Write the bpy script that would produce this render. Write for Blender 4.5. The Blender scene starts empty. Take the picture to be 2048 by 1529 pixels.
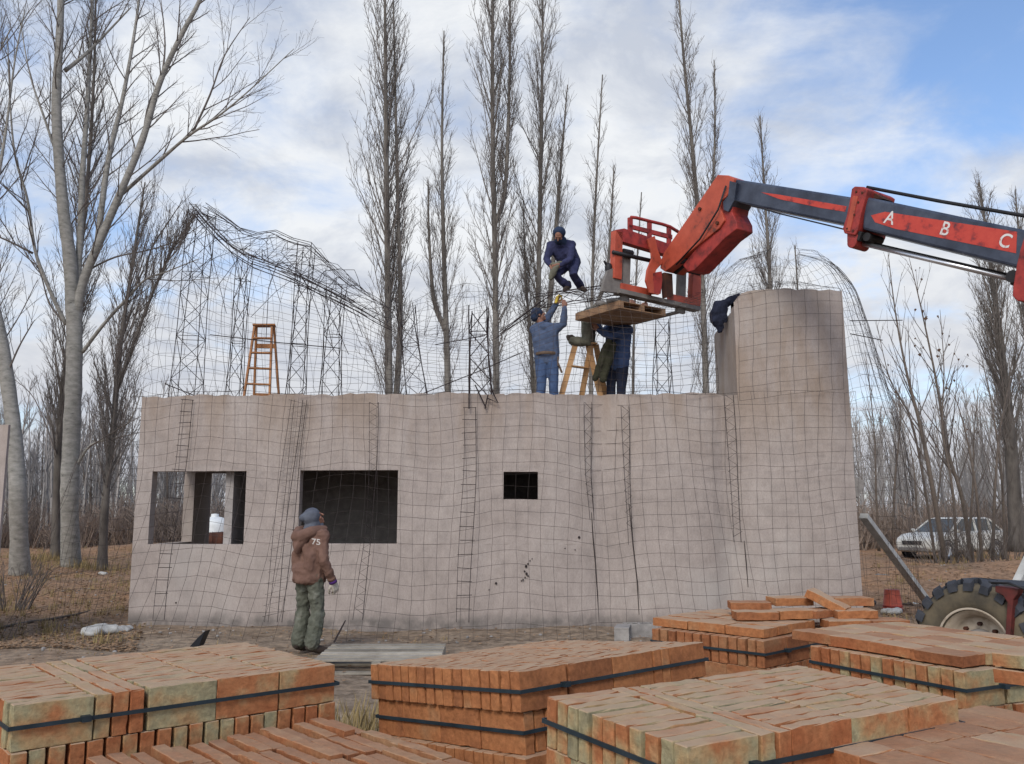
import bpy, bmesh, math, random
import numpy as np
from mathutils import Vector, Matrix, Quaternion
R = math.radians
C = bpy.context.scene.collection
F = 1750.0; PITCH = math.atan(265/1750); CH = 1.63
cp, sp = math.cos(PITCH), math.sin(PITCH)
def V(*a): return Vector(a)
def ray(u, v):
    a = (u-1024)/F; b = (764.5-v)/F
    return Vector((a, cp-b*sp, sp+b*cp))
CAM = Vector((0, 0, CH))
def W(u, v, Y):                       # point seen at photo pixel (u,v) at ground distance Y
    d = ray(u, v); return CAM + d*(Y/d.y)
def G(u, v, z=0.0):                   # point seen at photo pixel (u,v) at height z
    d = ray(u, v); return CAM + d*((z-CH)/d.z)
def onplane(u, v, p0, n):
    d = ray(u, v); return CAM + d*((p0-CAM).dot(n)/d.dot(n))

# ---------------------------------------------------------------- objects
OFF = {}
def tag(o, label=None, cat=None, group=None, kind=None):
    if label: o['label'] = label
    if cat: o['category'] = cat
    if group: o['group'] = group
    if kind: o['kind'] = kind
    return o
def thing(name, loc, label, cat, group=None):
    o = bpy.data.objects.new(name, None); C.objects.link(o)
    o.location = loc; o.empty_display_size = 0.2
    OFF[o.name] = Vector(loc)
    return tag(o, label, cat, group)
def link_mesh(name, me, mat, parent=None):
    o = bpy.data.objects.new(name, me)
    if mat and not me.materials: me.materials.append(mat)
    C.objects.link(o)
    if parent:
        o.parent = parent; OFF[o.name] = OFF[parent.name].copy()
    else: OFF[o.name] = Vector((0, 0, 0))
    return o
class MB:
    def __init__(s): s.v = []; s.f = []
    def add(s, vs, fs):
        b = len(s.v); s.v.extend([tuple(x) for x in vs]); s.f.extend([tuple(b+i for i in f) for f in fs]); return s
    def hexa(s, p):                   # 8 corners: bottom 0-3 ccw, top 4-7
        return s.add(p, [(3,2,1,0),(4,5,6,7),(0,1,5,4),(1,2,6,5),(2,3,7,6),(3,0,4,7)])
    def box(s, c, sz, M=None):
        h = [x/2 for x in sz]
        p = [Vector((x*h[0], y*h[1], z*h[2])) for z in (-1,1) for x,y in ((-1,-1),(1,-1),(1,1),(-1,1))]
        if M is not None: p = [M @ q for q in p]
        return s.hexa([q+Vector(c) for q in p])
    def bar(s, a, b, w, h, up=(0,0,1)):
        a = Vector(a); b = Vector(b); t = (b-a).normalized(); up = Vector(up)
        x = t.cross(up)
        if x.length < 1e-4: x = t.cross(Vector((1,0,0)))
        x.normalize(); y = x.cross(t).normalized()
        p = []
        for q in (a, b): p += [q-x*w/2-y*h/2, q+x*w/2-y*h/2, q+x*w/2+y*h/2, q-x*w/2+y*h/2]
        return s.hexa(p)
    def tube(s, pts, rad, n=6, caps=True):
        pts = [Vector(p) for p in pts]; m = len(pts)
        if not hasattr(rad, '__len__'): rad = [rad]*m
        b = len(s.v); px = None
        for i in range(m):
            t = (pts[min(i+1,m-1)]-pts[max(i-1,0)])
            if t.length < 1e-9: t = Vector((0,0,1))
            t.normalize()
            if px is None:
                ref = Vector((0,0,1)) if abs(t.z) < .9 else Vector((1,0,0))
                px = t.cross(ref).normalized()
            else:
                px = (px - t*px.dot(t))
                if px.length < 1e-6: px = t.orthogonal()
                px.normalize()
            py = t.cross(px)
            for k in range(n):
                a = 2*math.pi*k/n
                s.v.append(tuple(pts[i]+(px*math.cos(a)+py*math.sin(a))*rad[i]))
        for i in range(m-1):
            for k in range(n):
                k2 = (k+1) % n
                s.f.append((b+i*n+k, b+i*n+k2, b+(i+1)*n+k2, b+(i+1)*n+k))
        if caps:
            s.f.append(tuple(b+k for k in range(n))[::-1]); s.f.append(tuple(b+(m-1)*n+k for k in range(n)))
        return s
    def capsule(s, pts, rad, n=10):   # closed tube with rounded ends
        pts = [Vector(p) for p in pts]; rad = list(rad) if hasattr(rad,'__len__') else [rad]*len(pts)
        t0 = (pts[0]-pts[1]).normalized(); t1 = (pts[-1]-pts[-2]).normalized()
        P = []; Q = []
        for a in (80, 55, 30): P.append(pts[0]+t0*rad[0]*math.sin(R(a))); Q.append(rad[0]*math.cos(R(a)))
        P += pts; Q += rad
        for a in (30, 55, 80): P.append(pts[-1]+t1*rad[-1]*math.sin(R(a))); Q.append(rad[-1]*math.cos(R(a)))
        return s.tube(P, Q, n)
    def ell(s, c, r, M=None, n=14, m=9):
        vs = []; fs = []
        for i in range(m+1):
            th = math.pi*i/m
            for k in range(n):
                a = 2*math.pi*k/n
                q = Vector((r[0]*math.sin(th)*math.cos(a), r[1]*math.sin(th)*math.sin(a), -r[2]*math.cos(th)))
                if M is not None: q = M @ q
                vs.append(q+Vector(c))
        for i in range(m):
            for k in range(n):
                k2 = (k+1)%n
                if i == 0: fs.append((k, (i+1)*n+k2, (i+1)*n+k)) if False else fs.append((i*n+k, i*n+k2, (i+1)*n+k2, (i+1)*n+k))
                else: fs.append((i*n+k, i*n+k2, (i+1)*n+k2, (i+1)*n+k))
        return s.add(vs, fs)
    def prism(s, poly, ext):          # polygon of 3-D points extruded by a vector
        poly = [Vector(p) for p in poly]; ext = Vector(ext); n = len(poly)
        fs = [tuple(range(n))[::-1], tuple(range(n, 2*n))]
        for i in range(n): fs.append((i, (i+1)%n, n+(i+1)%n, n+i))
        return s.add(poly+[p+ext for p in poly], fs)
    def lathe(s, prof, c, axis, n=32): # prof: (radius, distance along axis)
        c = Vector(c); ax = Vector(axis).normalized(); x = ax.orthogonal().normalized(); y = ax.cross(x)
        vs = []; fs = []; m = len(prof)
        for r, h in prof:
            for k in range(n):
                a = 2*math.pi*k/n; vs.append(c+ax*h+(x*math.cos(a)+y*math.sin(a))*r)
        for i in range(m-1):
            for k in range(n):
                k2 = (k+1)%n; fs.append((i*n+k, i*n+k2, (i+1)*n+k2, (i+1)*n+k))
        return s.add(vs, fs)
    def mesh(s, name, off=None, smooth=False, fixn=True):
        me = bpy.data.meshes.new(name)
        vs = np.array(s.v, dtype=np.float64).reshape(-1,3)
        if off is not None: vs = vs - np.array(off)
        me.from_pydata(vs.tolist(), [], s.f)
        if fixn:
            bm = bmesh.new(); bm.from_mesh(me)
            bmesh.ops.recalc_face_normals(bm, faces=bm.faces); bm.to_mesh(me); bm.free()
        if smooth: me.polygons.foreach_set('use_smooth', [True]*len(me.polygons))
        me.update(); return me
    def build(s, name, mat, parent=None, smooth=False, bevel=0, fixn=True, label=None):
        me = s.mesh(name, OFF[parent.name] if parent else None, smooth, fixn)
        o = link_mesh(name, me, mat, parent)
        if bevel:
            md = o.modifiers.new('bevel', 'BEVEL'); md.width = bevel; md.segments = 2; md.limit_method = 'ANGLE'; md.angle_limit = R(40)
        if label: o['label'] = label
        return o
def bake(o):                          # replace an object's mesh by its modified mesh
    dg = bpy.context.evaluated_depsgraph_get()
    me = bpy.data.meshes.new_from_object(o.evaluated_get(dg))
    old = o.data; o.modifiers.clear(); o.data = me
    me.name = old.name; bpy.data.meshes.remove(old)
    if smooth_all: me.polygons.foreach_set('use_smooth', [True]*len(me.polygons))
smooth_all = True
def skin(mb, name, mat, parent, voxel=.012, it=6, folds=0, fscale=.12, label=None):
    o = mb.build(name, mat, parent, True, label=label)
    m = o.modifiers.new('r','REMESH'); m.mode = 'VOXEL'; m.voxel_size = voxel
    m = o.modifiers.new('s','SMOOTH'); m.factor = .5; m.iterations = it
    if folds:
        t = bpy.data.textures.new('folds','CLOUDS'); t.noise_scale = fscale; t.noise_depth = 2
        m = o.modifiers.new('d','DISPLACE'); m.texture = t; m.strength = folds; m.mid_level = .5; m.texture_coords = 'LOCAL'
    bake(o); return o

# ---------------------------------------------------------------- materials
def mat(name, cols, scale=3.0, rough=.8, bump=.0, bscale=None, metal=0, detail=6, stretch=None, per_obj=0, spec=.3):
    """cols: list of (position, rgb) along a noise"""
    m = bpy.data.materials.new(name); m.use_nodes = True
    nt = m.node_tree; N = nt.nodes; L = nt.links
    b = N['Principled BSDF']; b.inputs['Roughness'].default_value = rough; b.inputs['Metallic'].default_value = metal
    b.inputs['Specular IOR Level'].default_value = spec
    tc = N.new('ShaderNodeTexCoord'); mp = N.new('ShaderNodeMapping'); L.new(tc.outputs['Object'], mp.inputs[0])
    if stretch: mp.inputs['Scale'].default_value = stretch
    nz = N.new('ShaderNodeTexNoise'); nz.inputs['Scale'].default_value = scale; nz.inputs['Detail'].default_value = detail; nz.inputs['Roughness'].default_value = .62
    L.new(mp.outputs[0], nz.inputs[0])
    cr = N.new('ShaderNodeValToRGB'); L.new(nz.outputs[0], cr.inputs[0])
    e = cr.color_ramp.elements
    while len(e) < len(cols): e.new(.5)
    for i,(p,c) in enumerate(cols): e[i].position = p; e[i].color = (*c, 1)
    out = cr.outputs[0]
    if per_obj:
        oi = N.new('ShaderNodeObjectInfo'); hs = N.new('ShaderNodeHueSaturation')
        mr = N.new('ShaderNodeMapRange'); mr.inputs[3].default_value = 1-per_obj; mr.inputs[4].default_value = 1+per_obj
        L.new(oi.outputs['Random'], mr.inputs[0]); L.new(mr.outputs[0], hs.inputs['Value']); L.new(out, hs.inputs['Color']); out = hs.outputs[0]
    L.new(out, b.inputs['Base Color'])
    if bump:
        n2 = N.new('ShaderNodeTexNoise'); n2.inputs['Scale'].default_value = bscale or scale*6; n2.inputs['Detail'].default_value = 8
        L.new(mp.outputs[0], n2.inputs[0])
        bp = N.new('ShaderNodeBump'); bp.inputs['Strength'].default_value = bump; bp.inputs['Distance'].default_value = .02
        L.new(n2.outputs[0], bp.inputs['Height']); L.new(bp.outputs[0], b.inputs['Normal'])
    m['_out'] = 1
    return m
def flat(name, c, rough=.7, metal=0, var=.25, scale=8, **k):
    return mat(name, [(.3, tuple(x*(1-var) for x in c)), (.7, tuple(min(1, x*(1+var)) for x in c))], scale, rough, metal=metal, **k)

M = {}
M['wall'] = None
M['wire'] = flat('wire_steel', (.062,.048,.042), .7, .3)
M['rebar'] = flat('rebar_steel', (.035,.026,.025), .8, .2)
M['bark'] = mat('pale_bark', [(.27,(.07,.065,.058)),(.36,(.20,.19,.165)),(.55,(.28,.265,.235)),(.75,(.36,.34,.30))], 6, .95, .8, 30, stretch=(.8,.8,1.8))
M['barkdark'] = mat('dark_bark', [(.3,(.055,.048,.042)),(.6,(.13,.115,.10)),(.8,(.2,.18,.155))], 3, .95, .6, 14, stretch=(1,1,.3))
M['barkpop'] = mat('poplar_bark', [(.3,(.075,.066,.056)),(.55,(.165,.148,.128)),(.8,(.25,.23,.20))], 2.2, .95, .6, 14, stretch=(1,1,.35))
M['twig'] = flat('twig_bark', (.125,.105,.092), .9, scale=.7)
M['twigp'] = flat('poplar_twig', (.15,.13,.114), .9, scale=.5)
M['wornwhite'] = mat('worn_white_letter', [(.33,(.42,.05,.035)),(.42,(.62,.60,.57)),(.8,(.74,.73,.70))], 14, .7)
M['print'] = mat('faded_white_print', [(.22,(.25,.18,.14)),(.34,(.46,.42,.38)),(.8,(.54,.50,.46))], 40, .9)
M['limb'] = mat('limb_bark', [(.3,(.10,.09,.08)),(.7,(.24,.22,.195))], 1.4, .9)
M['sapling'] = flat('sapling_bark', (.13,.105,.085), .9)
M['leafdry'] = flat('withered_leaf', (.09,.05,.03), .8)
M['orange'] = mat('orange_paint', [(.30,(.12,.04,.028)),(.40,(.36,.066,.036)),(.55,(.44,.082,.044)),(.75,(.49,.11,.065))], 4, .5, .05, 30)
M['red'] = mat('worn_red_paint', [(.3,(.10,.022,.02)),(.5,(.30,.036,.03)),(.7,(.40,.05,.038))], 7, .55, .05, 30)
M['rustred'] = mat('rusty_red_paint', [(.3,(.045,.022,.018)),(.55,(.11,.024,.02)),(.8,(.17,.036,.028))], 9, .7)
M['stripe'] = mat('scuffed_red_stripe', [(.30,(.03,.03,.045)),(.40,(.30,.04,.035)),(.48,(.48,.055,.04)),(.75,(.55,.075,.05))], 8, .6, stretch=(1,1,1))
M['boom'] = mat('greased_boom_steel', [(.3,(.022,.026,.042)),(.5,(.045,.055,.082)),(.75,(.085,.10,.135))], 3, .36, .04, 40)
M['blacksteel'] = flat('greasy_black_steel', (.022,.021,.022), .55, .2)
M['greysteel'] = flat('dusty_grey_steel', (.17,.155,.14), .7)
M['chrome'] = flat('piston_chrome', (.62,.63,.65), .28, .9, var=.05)
M['white'] = flat('white_paint', (.75,.75,.72), .6, var=.1)
M['tyre'] = mat('tyre_rubber', [(.3,(.025,.027,.033)),(.55,(.05,.053,.062)),(.8,(.12,.11,.10))], 4, .8, .1, 30)
M['tyreside'] = mat('muddy_tyre_wall', [(.3,(.06,.052,.04)),(.7,(.17,.135,.085))], 4, .9, .1, 30)
M['rim'] = mat('cream_rim', [(.3,(.22,.17,.12)),(.45,(.42,.35,.27)),(.7,(.54,.47,.38))], 5, .6)
M['wood'] = mat('ladder_wood', [(.3,(.25,.105,.04)),(.7,(.42,.20,.085))], 6, .7, .1, 40, stretch=(1,1,.2))
M['wood2'] = mat('new_timber', [(.3,(.36,.19,.08)),(.7,(.52,.31,.15))], 6, .7, .1, 40, stretch=(1,1,.2))
M['pallet'] = mat('raw_pallet_wood', [(.3,(.19,.105,.06)),(.7,(.34,.215,.125))], 4, .8, .2, 40)
M['palletgrey'] = mat('weathered_pallet_wood', [(.3,(.20,.175,.14)),(.7,(.37,.33,.27))], 4, .9, .2, 40, per_obj=.32)
M['greytimber'] = mat('grey_timber', [(.3,(.33,.32,.29)),(.7,(.55,.54,.5))], 6, .85, .1, 40)
M['block'] = flat('concrete_block', (.27,.25,.23), .95, bump=.4)
M['strap'] = flat('strapping_band', (.018,.03,.038), .5, var=.4)
M['skin'] = flat('skin', (.27,.135,.09), .55, var=.08)
M['navy'] = mat('navy_cotton', [(.3,(.018,.02,.05)),(.7,(.04,.043,.10))], 9, .95, .2, 60)
M['navydark'] = mat('dark_navy_cotton', [(.3,(.010,.012,.024)),(.7,(.022,.027,.05))], 9, .95, .2, 60)
M['navyblue'] = mat('navy_blue_drill', [(.3,(.03,.05,.11)),(.7,(.06,.09,.18))], 9, .95, .2, 60)
M['denimjacket'] = mat('blue_grey_jacket', [(.3,(.05,.072,.125)),(.7,(.095,.125,.20))], 7, .95, .2, 60)
M['jeans'] = mat('blue_denim', [(.3,(.035,.062,.13)),(.7,(.075,.115,.21))], 7, .95, .2, 60)
M['khaki'] = mat('olive_trousers', [(.3,(.095,.09,.065)),(.7,(.165,.16,.12))], 7, .95, .2, 60)
M['olivedk'] = mat('dark_olive_cloth', [(.3,(.024,.024,.014)),(.7,(.048,.046,.027))], 7, .95, .2, 60)
M['greenpants'] = mat('dusty_green_trousers', [(.3,(.062,.066,.048)),(.55,(.115,.118,.09)),(.75,(.24,.235,.195))], 5, .95, .3, 60)
M['hoodie'] = mat('brown_fleece', [(.3,(.115,.062,.045)),(.7,(.19,.11,.082))], 6, .98, .3, 120)
M['snood'] = mat('blue_grey_knit', [(.3,(.065,.071,.09)),(.7,(.12,.13,.155))], 10, .98, .3, 150)
M['beanie'] = mat('dark_blue_knit', [(.3,(.012,.022,.045)),(.7,(.03,.045,.085))], 10, .98)
M['shoe'] = flat('dark_boots', (.045,.032,.025), .8)
M['glove'] = flat('pale_work_glove', (.45,.40,.33), .9)
M['purple'] = flat('purple_cuff', (.075,.025,.14), .9)
M['yellow'] = flat('yellow_glove', (.62,.45,.06), .8)
M['belt'] = flat('leather_belt', (.12,.08,.055), .8)
M['carpaint'] = flat('cream_car_paint', (.58,.56,.5), .3, var=.06)
M['carglass'] = flat('car_glass', (.04,.05,.055), .12, var=.2, spec=.6)
M['hub'] = flat('alloy_wheel', (.4,.4,.4), .4, .5)
M['lamp'] = flat('clear_headlamp', (.5,.53,.56), .15, spec=.7)
M['bucket'] = flat('faded_red_bucket', (.36,.075,.045), .6, var=.25)
M['blackplastic'] = flat('black_plastic', (.014,.015,.018), .35)
M['rubble'] = flat('pale_rubble', (.42,.41,.38), .95, bump=.4, scale=12)
M['tank'] = flat('white_plastic_tank', (.66,.67,.65), .5, var=.08)
M['rust'] = mat('rusty_iron', [(.3,(.03,.015,.012)),(.7,(.10,.034,.018))], 5, .9)
M['grass'] = mat('dry_grass', [(.3,(.14,.10,.04)),(.6,(.30,.22,.10)),(.8,(.17,.18,.06))], 2.5, .9)
M['leaves'] = mat('fallen_leaves', [(.25,(.13,.08,.045)),(.5,(.25,.145,.075)),(.75,(.40,.31,.21))], 60, .85)
M['wood_far'] = mat('far_tree_bark', [(.3,(.20,.185,.175)),(.7,(.36,.335,.31))], .25, .95)
M['brush'] = mat('far_brush', [(.3,(.15,.12,.10)),(.7,(.27,.205,.16))], .3, .95)
M['corner'] = flat('cornerstone', (.3,.28,.26), .9)

def make_wall_mat():
    m = bpy.data.materials.new('cement_plaster'); m.use_nodes = True
    nt = m.node_tree; N = nt.nodes; L = nt.links; b = N['Principled BSDF']
    b.inputs['Roughness'].default_value = .93; b.inputs['Specular IOR Level'].default_value = .15
    tc = N.new('ShaderNodeTexCoord')
    def noise(sc, st=(1,1,1), det=6, ro=.6):
        mp = N.new('ShaderNodeMapping'); mp.inputs['Scale'].default_value = st; L.new(tc.outputs['Object'], mp.inputs[0])
        n = N.new('ShaderNodeTexNoise'); n.inputs['Scale'].default_value = sc; n.inputs['Detail'].default_value = det; n.inputs['Roughness'].default_value = ro
        L.new(mp.outputs[0], n.inputs[0]); return n.outputs[0]
    def ramp(src, stops):
        c = N.new('ShaderNodeValToRGB'); L.new(src, c.inputs[0]); e = c.color_ramp.elements
        while len(e) < len(stops): e.new(.5)
        for i,(p,k) in enumerate(stops): e[i].position = p; e[i].color = (*k,1) if hasattr(k,'__len__') else (k,k,k,1)
        return c.outputs[0]
    def mix(a, bb, f, bt='MIX'):
        x = N.new('ShaderNodeMix'); x.data_type = 'RGBA'; x.blend_type = bt
        if isinstance(f, float): x.inputs[0].default_value = f
        else: L.new(f, x.inputs[0])
        for s, i in ((a,6),(bb,7)):
            if isinstance(s, tuple): x.inputs[i].default_value = (*s,1)
            else: L.new(s, x.inputs[i])
        return x.outputs[2]
    base = ramp(noise(.9), [(.3,(.33,.278,.246)),(.5,(.37,.314,.280)),(.7,(.40,.345,.308))])
    blot = ramp(noise(4.5, det=8), [(.30,.86),(.5,.98),(.68,1.06)])
    c = mix(base, blot, 1.0, 'MULTIPLY')
    c = mix(c, ramp(noise(70., (1,1,.5), 4, .8), [(.3,.84),(.5,1.),(.7,1.10)]), 1.0, 'MULTIPLY')
    c = mix(c, ramp(noise(11., (2.2,2.2,.5), 8, .7), [(.32,.90),(.5,1.),(.7,1.05)]), 1.0, 'MULTIPLY')
    # brown water stains running down from the wall tops
    sx = N.new('ShaderNodeSeparateXYZ'); L.new(tc.outputs['Object'], sx.inputs[0])
    mr = N.new('ShaderNodeMapRange'); mr.inputs[1].default_value = 2.3; mr.inputs[2].default_value = 3.4; L.new(sx.outputs[2], mr.inputs[0])
    st = ramp(noise(1.5, (1.6,1.6,.35)), [(.40,0.),(.60,1.)])
    mm = N.new('ShaderNodeMath'); mm.operation = 'MULTIPLY'; L.new(mr.outputs[0], mm.inputs[0]); L.new(st, mm.inputs[1])
    m2 = N.new('ShaderNodeMath'); m2.operation = 'MULTIPLY'; m2.inputs[1].default_value = .5; L.new(mm.outputs[0], m2.inputs[0])
    c = mix(c, (.26,.185,.125), m2.outputs[0])
    pale = ramp(noise(.55, (1,1,1)), [(.55,0.),(.72,.5)])
    c = mix(c, (.43,.395,.36), pale)
    # grey damp footing
    ft = N.new('ShaderNodeMapRange'); ft.inputs[1].default_value = .24; ft.inputs[2].default_value = .10; L.new(sx.outputs[2], ft.inputs[0])
    fn = N.new('ShaderNodeMath'); fn.operation = 'MULTIPLY'; L.new(ft.outputs[0], fn.inputs[0]); L.new(ramp(noise(5.),[(.3,.2),(.6,1.)]), fn.inputs[1])
    c = mix(c, (.17,.15,.135), fn.outputs[0])
    L.new(c, b.inputs['Base Color'])
    bp = N.new('ShaderNodeBump'); bp.inputs['Strength'].default_value = .35; bp.inputs['Distance'].default_value = .015
    L.new(noise(9., det=10, ro=.7), bp.inputs['Height']); L.new(bp.outputs[0], b.inputs['Normal'])
    return m
M['wall'] = make_wall_mat()
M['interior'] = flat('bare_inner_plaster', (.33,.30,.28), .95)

def brick_mat(name, stops, randw=.7, top_pale=1.0):
    m = bpy.data.materials.new(name); m.use_nodes = True
    nt = m.node_tree; N = nt.nodes; L = nt.links; b = N['Principled BSDF']
    b.inputs['Roughness'].default_value = .95; b.inputs['Specular IOR Level'].default_value = .1
    tc = N.new('ShaderNodeTexCoord'); oi = N.new('ShaderNodeObjectInfo')
    add = N.new('ShaderNodeVectorMath'); add.operation = 'ADD'; L.new(tc.outputs['Object'], add.inputs[0])
    sc = N.new('ShaderNodeMath'); sc.operation = 'MULTIPLY'; sc.inputs[1].default_value = 57; L.new(oi.outputs['Random'], sc.inputs[0])
    L.new(sc.outputs[0], add.inputs[1])
    n1 = N.new('ShaderNodeTexNoise'); n1.inputs['Scale'].default_value = 6.5; n1.inputs['Detail'].default_value = 4; L.new(add.outputs[0], n1.inputs[0])
    mx = N.new('ShaderNodeMix'); mx.data_type = 'FLOAT'; mx.inputs[0].default_value = randw
    n1b = N.new('ShaderNodeMapRange'); n1b.inputs[1].default_value = .25; n1b.inputs[2].default_value = .75; L.new(n1.outputs[0], n1b.inputs[0])
    L.new(n1b.outputs[0], mx.inputs[2]); L.new(oi.outputs['Random'], mx.inputs[3])
    cr = N.new('ShaderNodeValToRGB'); L.new(mx.outputs[0], cr.inputs[0]); e = cr.color_ramp.elements
    while len(e) < len(stops): e.new(.5)
    for i,(p,c) in enumerate(stops): e[i].position = p; e[i].color = (*c,1)
    n2 = N.new('ShaderNodeTexNoise'); n2.inputs['Scale'].default_value = 45; n2.inputs['Detail'].default_value = 8; n2.inputs['Roughness'].default_value = .7; L.new(add.outputs[0], n2.inputs[0])
    c2 = N.new('ShaderNodeMapRange'); c2.inputs[1].default_value = .3; c2.inputs[2].default_value = .7; c2.inputs[3].default_value = .68; c2.inputs[4].default_value = 1.22; L.new(n2.outputs[0], c2.inputs[0])
    mu = N.new('ShaderNodeMix'); mu.data_type = 'RGBA'; mu.blend_type = 'MULTIPLY'; mu.inputs[0].default_value = 1
    L.new(cr.outputs[0], mu.inputs[6]); L.new(c2.outputs[0], mu.inputs[7])
    # paler upward faces: clay dustiness plus sky light painted into the colour
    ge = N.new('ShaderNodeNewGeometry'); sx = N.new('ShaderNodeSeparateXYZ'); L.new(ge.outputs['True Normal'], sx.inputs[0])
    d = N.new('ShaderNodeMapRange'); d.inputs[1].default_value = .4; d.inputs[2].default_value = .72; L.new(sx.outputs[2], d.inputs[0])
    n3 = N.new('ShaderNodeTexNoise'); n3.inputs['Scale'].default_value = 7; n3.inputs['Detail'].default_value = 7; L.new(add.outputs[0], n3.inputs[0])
    d3 = N.new('ShaderNodeMapRange'); d3.inputs[1].default_value = .3; d3.inputs[2].default_value = .6; d3.inputs[3].default_value = .55*top_pale; d3.inputs[4].default_value = .95*top_pale; L.new(n3.outputs[0], d3.inputs[0])
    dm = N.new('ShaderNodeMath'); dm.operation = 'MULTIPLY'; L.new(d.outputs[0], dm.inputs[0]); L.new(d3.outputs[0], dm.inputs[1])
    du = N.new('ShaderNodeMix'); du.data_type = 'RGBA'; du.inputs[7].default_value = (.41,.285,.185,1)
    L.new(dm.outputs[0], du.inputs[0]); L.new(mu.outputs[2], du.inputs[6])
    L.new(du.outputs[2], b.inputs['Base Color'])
    bp = N.new('ShaderNodeBump'); bp.inputs['Strength'].default_value = .75; bp.inputs['Distance'].default_value = .006
    L.new(n2.outputs[0], bp.inputs['Height']); L.new(bp.outputs[0], b.inputs['Normal'])
    return m
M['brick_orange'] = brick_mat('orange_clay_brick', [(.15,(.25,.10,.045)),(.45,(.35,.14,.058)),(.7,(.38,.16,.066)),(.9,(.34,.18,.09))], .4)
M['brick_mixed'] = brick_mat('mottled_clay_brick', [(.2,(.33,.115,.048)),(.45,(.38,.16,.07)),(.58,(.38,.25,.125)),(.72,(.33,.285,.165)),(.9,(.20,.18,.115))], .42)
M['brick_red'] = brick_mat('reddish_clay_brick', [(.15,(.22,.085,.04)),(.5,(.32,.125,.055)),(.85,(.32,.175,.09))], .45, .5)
# ================================================================ camera, sky, sun
scn = bpy.context.scene
cam = bpy.data.cameras.new('camera'); co = bpy.data.objects.new('camera', cam); C.objects.link(co)
co.location = CAM; co.rotation_euler = (math.pi/2+PITCH, 0, 0); cam.lens = F/2048*36; cam.sensor_width = 36; cam.clip_end = 2000; cam.clip_start = .05
scn.camera = co
scn.view_settings.view_transform = 'Standard'; scn.view_settings.look = 'None'; scn.view_settings.exposure = .25; scn.view_settings.gamma = 1
SUN_EL, SUN_AZ = R(40), R(196)          # azimuth clockwise from +Y: behind the camera, to its right
w = bpy.data.worlds.new('World'); scn.world = w; w.use_nodes = True
nt = w.node_tree; N = nt.nodes; L = nt.links
bg = N['Background']; bg.inputs[1].default_value = .1
sky = N.new('ShaderNodeTexSky'); sky.sky_type = 'NISHITA'; sky.sun_disc = False; sky.sun_elevation = SUN_EL; sky.sun_rotation = SUN_AZ
tc = N.new('ShaderNodeTexCoord'); sx = N.new('ShaderNodeSeparateXYZ'); L.new(tc.outputs['Generated'], sx.inputs[0])
def mth(op, a, b=None, c=None):
    n = N.new('ShaderNodeMath'); n.operation = op
    for i, x in enumerate((a, b, c)):
        if x is None: continue
        if isinstance(x, (int, float)): n.inputs[i].default_value = x
        else: L.new(x, n.inputs[i])
    return n.outputs[0]
zz = mth('ADD', mth('MAXIMUM', sx.outputs[2], 0.0), .22)
cx = N.new('ShaderNodeCombineXYZ'); L.new(mth('DIVIDE', sx.outputs[0], zz), cx.inputs[0]); L.new(mth('DIVIDE', sx.outputs[1], zz), cx.inputs[1])
def nz(scale, off, det=7, rough=.55, dist=0):
    mp = N.new('ShaderNodeMapping'); mp.inputs['Location'].default_value = off; L.new(cx.outputs[0], mp.inputs[0])
    n = N.new('ShaderNodeTexNoise'); n.inputs['Scale'].default_value = scale; n.inputs['Detail'].default_value = det
    n.inputs['Roughness'].default_value = rough; n.inputs['Distortion'].default_value = dist
    L.new(mp.outputs[0], n.inputs[0]); return n.outputs[0]
big = nz(1.1, (3.1,1.7,0)); small = nz(3.6, (7.3,2.2,0), 9, .6, .4)
cov = mth('ADD', mth('MULTIPLY', big, .6), mth('MULTIPLY', small, .4))
# the open blue lies high up and to the right
open_ = mth('MULTIPLY', mth('MAXIMUM', mth('ADD', sx.outputs[0], .02), 0.0), mth('MULTIPLY', mth('MAXIMUM', mth('SUBTRACT', sx.outputs[2], .22), 0.0), 1.35))
cov = mth('SUBTRACT', cov, mth('ADD', open_, mth('MULTIPLY', mth('MAXIMUM', mth('SUBTRACT', sx.outputs[2], .36), 0.0), .30)))
fac = N.new('ShaderNodeMapRange'); fac.interpolation_type = 'SMOOTHSTEP'; fac.inputs[1].default_value = .29; fac.inputs[2].default_value = .51; L.new(cov, fac.inputs[0])
shade = nz(3.0, (1.3,5.2,0), 9, .62, .3)
cr = N.new('ShaderNodeValToRGB'); L.new(shade, cr.inputs[0])
e = cr.color_ramp.elements; e[0].position = .36; e[0].color = (4.9,5.3,6.1,1); e[1].position = .57; e[1].color = (7.45,7.65,7.9,1)
# grey-lilac underside of the cloud deck towards the horizon
hz = N.new('ShaderNodeMapRange'); hz.inputs[1].default_value = .0; hz.inputs[2].default_value = .30; L.new(sx.outputs[2], hz.inputs[0])
mh = N.new('ShaderNodeMix'); mh.data_type = 'RGBA'; L.new(hz.outputs[0], mh.inputs[0]); mh.inputs[6].default_value = (4.85,5.0,5.5,1); L.new(cr.outputs[0], mh.inputs[7])
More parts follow.
